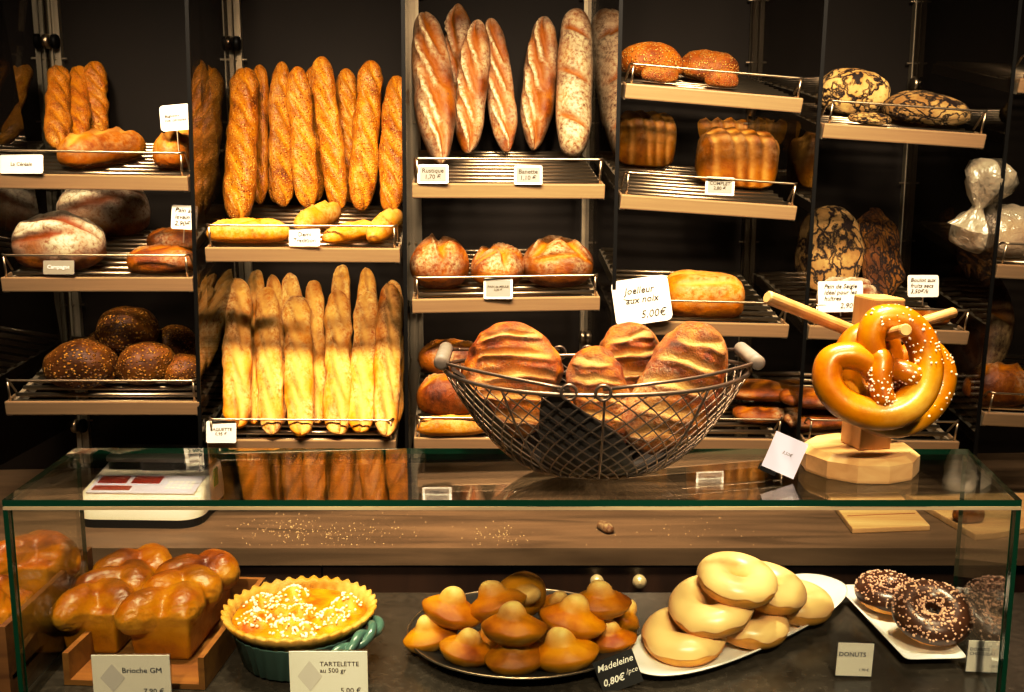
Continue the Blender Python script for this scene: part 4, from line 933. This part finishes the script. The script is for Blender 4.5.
# ------------------------------------------------------------------ wire basket
bc = V((atz(597, 384, 1.3).x, 1.325, GZ)); RX, RY, BH = .196, .128, .128
def rimz(t): return .008 * abs(math.cos(t)) ** 3
def bowl(a, q, k=1.0):   # q: 0 bottom .. 1 rim ; boat-shaped
    e = .30 + .70 * (q ** .62); px = RX * e * sgnpow(math.cos(a), .92) * k; py = RY * e * sgnpow(math.sin(a), 1.05) * k
    return V((px, py, .0025 + BH * q ** 1.25 + rimz(a) * q))
r = empty('wire_basket', T(*bc), 'oval wire mesh basket of bread standing on the glass case', 'basket')
b = MB(); b.tube([bowl(2 * PI * i / 96, 1.0) for i in range(96)], .0028, 8, closed=True); b.build('rim', M['basketwire'], r, smooth=True)
b = MB(); b.tube([bowl(2 * PI * i / 64, 0.0) for i in range(64)], .002, 6, closed=True)
nw = 46
for sg in (1, -1):
    for i in range(nw):
        a0 = 2 * PI * i / nw; b.tube([bowl(a0 + sg * t / 13 * 1.0, t / 13) for t in range(14)], .0010, 5)
for i in range(-8, 9):
    x = RX * .30 * i / 9.0; yy = RY * .30 * math.sqrt(max(0, 1 - (i / 9.0) ** 2)); b.tube([(x, -yy, .0025), (x, yy, .0025)], .0009, 5)
b.build('wire_mesh', M['basketwire'], r, smooth=True)
for a in (0, PI / 2, PI, 1.5 * PI, -.9, -2.2):
    b = MB(); b.tube([bowl(a, t / 12, 1.004) for t in range(13)], .0017, 6); b.build('rib', M['basketwire'], r, smooth=True)
b = MB(); na = 120; kk = 9; cols = []
def napkin_top(a):
    d = math.degrees(a) % 360
    pts = [(0, .2), (40, .45), (90, .55), (140, .6), (172, .97), (205, .97), (219, .80), (229, .22), (238, .40), (249, .99), (254, .99), (275, .66), (292, .22), (330, .15), (360, .2)]
    for (x0, y0), (x1, y1) in zip(pts, pts[1:]):
        if x0 <= d <= x1: return y0 + (y1 - y0) * (d - x0) / (x1 - x0)
for i in range(na):
    a = 2 * PI * i / na; tq = napkin_top(a)
    for j in range(kk):
        w_ = .955 - .012 * math.sin(a * 9 + j); b.v.append(bowl(a, max(.0, tq * j / (kk - 1)), w_) + V((0, 0, .003)))
for i in range(na):
    for j in range(kk - 1): b.f.append((i*kk + j, ((i+1) % na)*kk + j, ((i+1) % na)*kk + j + 1, i*kk + j + 1))
b.f.append(tuple(i*kk for i in range(na - 1, -1, -1))); b.m = [0] * len(b.f)
b.build('napkin', M['napkin'], r, smooth=True)
for sg in (-1, 1):   # two folding handles lying outwards on the rim
    hx = sg * -.0
    pts = []
    hin = -.042 if sg < 0 else -.002
    for sy in (1,):
        yl = -RY * math.sqrt(max(0, 1 - (hin / RX) ** 2)) * .99
        front = [V((hin, yl - .004, BH + .010)), V((sg * RX * .55, -RY * .80, BH + .017)), V((sg * RX * .85, -RY * .50, BH + .022)), V((sg * RX * 1.0, -RY * .36, BH + .026))]
        back = [V((p.x, -p.y, p.z)) for p in reversed(front)]
    gx = sg * RX * 1.0
    b = MB(); b.tube(rounded(front + back, .04, 8), .0022, 7); h_ = b.build('handle', M['basketwire'], r, smooth=True)
    for sy in (1, -1):
        c = V((hin, sy * (yl - .004), BH + .006)); b = MB(); b.tube([c + V((.009 * math.cos(t * PI / 8), 0, .009 * math.sin(t * PI / 8))) for t in range(16)], .002, 6, closed=True); b.build('hinge_loop', M['basketwire'], h_, smooth=True)
    b = MB(); b.tube([(gx, -RY * .40, BH + .026), (gx, -RY * .38, BH + .026), (gx, RY * .38, BH + .026), (gx, RY * .40, BH + .026)], [.006, .0095, .0095, .006], 14); b.build('grip', M['grip'], h_, smooth=True)
# breads in the basket
def bstand(i, Bp, Yb, Tp, Yt, w, roll, lab): return stand('feast_loaf', MS['feast', i], atY(Bp[0], Bp[1], Yb), atY(Tp[0], Tp[1], Yt), w, roll, lab, 'bread', 'slashed brown loaves in the wire basket', .8)
bstand(0, (508, 436), 1.325, (518, 324), 1.385, 90, 0, 'large slashed loaf nearest the pale baguettes in the basket')
bstand(1, (614, 448), 1.30, (589, 347), 1.335, 66, -10, 'low slashed loaf in the middle of the basket, partly covered')
bstand(2, (622, 430), 1.37, (633, 322), 1.415, 68, 10, 'slashed loaf standing at the back middle of the basket')
bstand(2, (640, 450), 1.305, (712, 326), 1.36, 90, 14, 'largest slashed loaf leaning diagonally beside the white card')

# large white card behind basket + handwritten cards
p = onfront(641, 300) - nW * .012
card(641, 300, p, 57, 46, ['Joelleur', 'aux noix'], 'large white handwritten card above the bread basket', roll=-8, price='5,00€', stem=.03, fill=(.62, .62), r=.14)
p = on(S['5b'], 839, 296, .04); p = onfront(839, 296) - nW * .01
card(839, 296, p, 45, 31, ['Pain de Seigle', 'idéal pour les', 'huîtres'], 'handwritten card about rye bread on the shelf behind the pretzel', price='2,90€', stem=.01, r=.06, fill=(.84, .8), roll=-1)
p = onfront(927, 287) + nW * .02
card(927, 287, p, 31, 22, ['Boulot aux', 'fruits secs', '3,50€/k'], 'smaller handwritten card above the flat floured loaf', stem=.02, r=.1, fill=(.82, .74))
p = onfront(172, 117) + nW * .03
card(172, 117, p, 31, 26, ['Baguette', 'aux céréales'], 'white handwritten card standing over a short brown roll', roll=-5, stem=.045, r=.15, fill=(.7, .45))
p = onfront(181, 218) + nW * .03
card(181, 218, p, 26, 24, ['Pain au', 'levain', '2,90€'], 'white handwritten card standing behind the small brown loaves', roll=3, stem=.03, r=.08, fill=(.8, .78))
p = onfront(23, 164) - nW * .008; card(23, 164, p, 43, 19, ['La Céréale'], 'long white tag clipped on the rail before the grainy baguettes', r=.1, fill=(.5, .3), clip=True, shear=.1)
# little slate tags on the guard rails
for px, py, w, h, ln, fr_m, lab in [(60, 267, 31, 14, ['Campagne'], 'slate', 'grey slate tag before the white floured loaf'), (305, 237, 31, 18, ['Demi', 'Tradition'], 'paper', 'small white tag on the rail between pale short rolls'),
        (222, 431, 30, 22, ['BAGUETTE', '0,95 €'], 'paper', 'black and white tag on the rail before the pale baguettes'), (433, 174, 31, 19, ['Rustique', '1,70 €'], 'paper', 'grey tag under the largest rustic baguette'),
        (528, 175, 28, 19, ['Banette', '1,10 €'], 'paper', 'grey tag under the gap beside the lone rustic baguette'), (498, 288, 29, 21, ['PAIN de MEULE', '3,20 €'], 'paper', 'white-rimmed tag in front of the middle round country loaf'),
        (719, 186, 29, 18, ['COMPLET', '2,80 €'], 'paper', 'white-rimmed tag in front of the ridged tin loaf')]:
    p = onfront(px, py) - nW * .008
    dark = py in (174, 175, 288, 186, 431)
    card(px, py, p, w, h, ln, lab, paper='slate' if (dark and py != 431) or px == 60 else 'paper', ink='ink' if not (px == 60) else 'chalk', frame='paper' if dark else None, name='shelf_tag', group='small tags on the shelf rails', align='CENTER', shear=.05, r=.08, fill=(.72, .6), clip=True, roll=3 if px == 719 else 0)
# card leaning on the glass top by the pretzel stand
p0 = atz(785, 480, GZ); p = atY(785, 455, p0.y); s = mpp(p)
r = empty('small_card', T(*p) @ Rz(math.radians(-10)) @ Ry(math.radians(22)) @ Rx(math.radians(-12)), 'tilted pale card standing on the glass top beside the pretzel stand', 'price tag')
w, h = 34 * s, 38 * s; b = MB(); b.box(-w/2, w/2, 0, .0015, -h/2, h/2); b.build('card', M['keys'], r)
meshobj('writing', text_mesh('t', ['3,50€'], w * .3, h * .12, M['ink'], .2), r, None, T(w * .05, -.001, h * .05))
b = MB(); b.box(-w * .5, -w * .02, .002, .018, -h * .62, -h * .44); b.build('holder', M['black'], r)

# ------------------------------------------------------------------ pretzel stand
pc = atz(858, 468, GZ); s = mpp(pc); R0 = 57 * s
r = empty('pretzel_stand', T(pc.x, pc.y, GZ), 'pale wooden pretzel stand with faceted round foot and pegs', 'stand')
b = MB(); n = 12; b.lathe([(R0 * .99, .001), (R0, .004), (R0, .024), (R0 * .86, .031)], n, cap0=True, cap1=True); b.build('foot', M['pineflat'], r, Rz(.2))
zt = atY(868, 296, pc.y).z - GZ; hw = 17.5 * s
b = MB(); b.box(-hw, hw, -hw, hw, .031, zt); b.build('post', M['pine'], r, T(.012 - .006, 0, 0) @ Ry(math.radians(2.2)) @ Rz(math.radians(14)), bevel=.003)
def peg(a, Ya, c, Yc, rad=.0085):
    A, B = atY(a[0], a[1], Ya) - V((pc.x, pc.y, GZ)), atY(c[0], c[1], Yc) - V((pc.x, pc.y, GZ))
    b = MB(); d = (B - A).normalized(); b.tube([A, A + d * .002, B - d * .002, B], [rad * .8, rad, rad, rad * .8], 16); return b.build('peg', M['pine'], r, smooth=False)
peg((767, 297), pc.y - .06, (862, 335), pc.y, .0085)
peg((955, 312), pc.y + .03, (868, 338), pc.y, .007)
peg((906, 330), pc.y - .15, (868, 340), pc.y, .0075)
# pretzels
def pretzel_mesh(seed, size):
    """belly at -y, arms crossing above and pressed back onto the belly"""
    ctrl = [(-.30, -.66, .05), (-.20, -.40, .10), (-.08, -.12, .09), (.06, .08, .06), (.04, .20, -.02), (-.02, .26, -.05)]
    arm = [(-.42, -.62, .13), (-.30, -.34, .12), (-.12, -.08, .12), (.09, .10, .08), (.10, .26, -.02), (.26, .56, .0), (.60, .72, 0), (.92, .46, 0), (.98, .04, 0), (.80, -.40, 0), (.45, -.74, 0), (0, -.86, 0)]
    mir = [(-x, y, (z if i not in (2, 3, 4) else -z * .4)) for i, (x, y, z) in enumerate(arm[:-1])]
    pts = [V(p) for p in arm] + [V(p) for p in reversed(mir)]
    def cr(p0, p1, p2, p3, t): return .5 * ((2*p1) + (p2 - p0)*t + (2*p0 - 5*p1 + 4*p2 - p3)*t*t + (3*p1 - p0 - 3*p2 + p3)*t**3)
    path = []
    for i in range(len(pts) - 1):
        a = pts[max(0, i-1)]; b_ = pts[i]; c = pts[i+1]; d = pts[min(len(pts)-1, i+2)]
        for k in range(9): path.append(cr(a, b_, c, d, k / 9))
    path.append(pts[-1]); m_ = len(path); rad = []
    for i in range(m_):
        t = abs(2 * i / (m_ - 1) - 1); rad.append((.205 + .125 * (1 - t) ** .9 + .012 * N.noise(V((i * .12, seed, 0)))) * (min(1, (1 - t) * 14 + .45)))
    b = MB(); b.tube([p * size for p in path], [q * size for q in rad], 22)
    cols = []
    for i in range(m_):
        t = abs(2 * i / (m_ - 1) - 1)
        for k in range(22):
            v = b.v[i * 22 + k]; dz = v.z - path[i].z * size
            sp_ = max(0, 1 - t / .26) * max(0, min(1, (dz / (rad[i] * size) - .55) * 4 + N.noise(v * 60) * .6))
            cols.append((min(1, sp_), 0, max(0, N.noise(v * 30) * .25)))
    return b.mesh('pretzel', M['pretzel'], True, cols), path, rad
def place_pretzel(seed, size, px, py, Y, spin, lab, tx=0, salt=True):
    me, path, rad = pretzel_mesh(seed, size); p = atY(px, py, Y)
    root = empty('pretzel', T(*p) @ Rx(PI / 2 - math.radians(14)) @ Ry(math.radians(tx)) @ Rz(math.radians(spin)), lab, 'pretzel', 'pretzels hung on the wooden stand')
    meshobj('dough', me, root)
    b = MB(); random.seed(seed + 40)
    for k in range(170):
        i = random.choice(list(range(0, 22)) + list(range(52, 84)) + list(range(len(path) - 22, len(path)))); a = random.uniform(.1, PI - .1)
        tdir = (path[min(i + 1, len(path) - 1)] - path[max(i - 1, 0)]).normalized(); w_ = tdir.cross(V((0, 0, 1))).normalized()
        q = path[i] * size + (w_ * math.cos(a) + V((0, 0, 1)) * math.sin(a)) * rad[i] * size * .98
        pebble(b, q, random.uniform(.0010, .0021))
    tag(b.build('salt', M['saltc'], root, smooth=False), kind='stuff')
    return root
place_pretzel(2, .063, 892, 378, pc.y - .058, -18, 'soft pretzel hanging behind the front one on the stand', tx=6)
place_pretzel(1, .062, 880, 369, pc.y - .105, 40, 'glossy soft pretzel hanging at the front of the stand', tx=-4)

# ------------------------------------------------------------------ light
def spot(x, y, z, tx, ty, tz, power, size=60, blend=.6, rad=.05, col=(1, .66, .34)):
    l = bpy.data.lights.new('ceiling_or_fill_spot', 'SPOT'); l.energy = power; l.spot_size = math.radians(size); l.spot_blend = blend; l.shadow_soft_size = rad; l.color = col
    o = bpy.data.objects.new('ceiling_or_fill_spot', l); COL.objects.link(o); o.location = (x, y, z); o.rotation_euler = (V((tx, ty, tz)) - V((x, y, z))).to_track_quat('-Z', 'Y').to_euler()
WARM = (1, .78, .53)
for x, pw in ((-.95, 150), (-.5, 205), (-.05, 190), (0.35, 150), (.72, 100), (1.15, 60)): spot(x, 1.40, 2.62, x, 2.55, 1.25, pw, 60, .8, .16, WARM)
for x, pw in ((-.75, 50), (-.1, 65), (.35, 90), (.75, 75), (1.1, 50)): spot(x, .80, 2.62, x, 2.6, 1.70, pw, 42, .9, .08, WARM)
for x, pw in ((-.5, 120), (-.22, 90), (.08, 120), (.34, 125), (.58, 125)): spot(x, 1.30, 2.62, x * .95, 1.36, .95, pw, 34, .8, .05, WARM)
for x, pw in ((-.4, 220), (.0, 190), (.42, 230)): spot(x, -.45, 2.6, x, 1.28, .98, pw, 20, .8, .06, WARM)  # added fill row, unseen, brightens the case front and its price cards
for x, pw in ((.1, 75), (.46, 45)): spot(x, .7, 2.6, x, 1.32, 1.3, pw, 20, .9, .05, WARM)  # added fill spots to brighten the basket loaves and the pretzels
w = bpy.data.worlds.new('world'); scene.world = w; w.use_nodes = True
w.node_tree.nodes['Background'].inputs[0].default_value = (1, .8, .6, 1); w.node_tree.nodes['Background'].inputs[1].default_value = .02
scene.view_settings.view_transform = 'Standard'; scene.view_settings.look = 'None'; scene.view_settings.exposure = 0
scene.cycles.use_denoising = True; scene.cycles.max_bounces = 10; scene.cycles.transparent_max_bounces = 24
scene.cycles.caustics_reflective = False; scene.cycles.caustics_refractive = False
scene.view_settings.use_curve_mapping = True
cm = scene.view_settings.curve_mapping; cv = cm.curves[3]
for x, y in ((.2, .165), (.6, .63)): cv.points.new(x, y)
cm.update()

# loaves that touch are slimmed a little so that each keeps its own space
from mathutils.bvhtree import BVHTree
bpy.context.view_layer.update()
LV = [o for o in bpy.data.objects if o.type == 'MESH' and o.parent is None and o.get('category') in ('bread',)]
def bvh(o):
    mw = o.matrix_world; return BVHTree.FromPolygons([mw @ v.co for v in o.data.vertices], [tuple(p.vertices) for p in o.data.polygons])
def bb(o):
    q = [o.matrix_world @ V(c) for c in o.bound_box]; return [min(p[i] for p in q) for i in range(3)], [max(p[i] for p in q) for i in range(3)]
tr = {o: bvh(o) for o in LV}; bx = {o: bb(o) for o in LV}; dirty = set(LV)
moved = {o: 0.0 for o in LV}; slim = {o: 1.0 for o in LV}
def mid(o): q = bx[o]; return V([(q[0][k] + q[1][k]) / 2 for k in range(3)])
for it in range(20):
    sl, pl = set(), set()
    for i, a in enumerate(LV):
        for c in LV[i+1:]:
            if a not in dirty and c not in dirty: continue
            if any(min(bx[a][1][k], bx[c][1][k]) <= max(bx[a][0][k], bx[c][0][k]) for k in range(3)): continue
            if tr[a].overlap(tr[c]):
                da, dc = depth(mid(a)), depth(mid(c)); n_ = a if da < dc else c
                if abs(da - dc) > .012 and moved[n_] < .018: pl.add(n_)
                else: sl |= {a, c}
    for o in pl:   # the nearer one comes a touch forward
        dd_ = .004; k_ = 1 - dd_ / depth(mid(o)); moved[o] += dd_
        o.matrix_world = T(*CAM) @ Sc(k_, k_, k_) @ T(*(-CAM)) @ o.matrix_world
    for o in sl - pl:
        up_ = abs(o.matrix_world.to_3x3().col[0].normalized().z) > .5; H_ = o.data['dims'][2] * .42
        if up_ and slim[o] > .55: slim[o] *= .94; o.matrix_world = o.matrix_world @ T(0, 0, H_) @ Sc(1, .988, .94) @ T(0, 0, -H_)
        elif not up_ and slim[o] > .86: slim[o] *= .97; o.matrix_world = o.matrix_world @ Sc(.998, .97, .97)
    bpy.context.view_layer.update(); dirty = sl | pl
    for o in dirty: tr[o] = bvh(o); bx[o] = bb(o)
    if not dirty: break
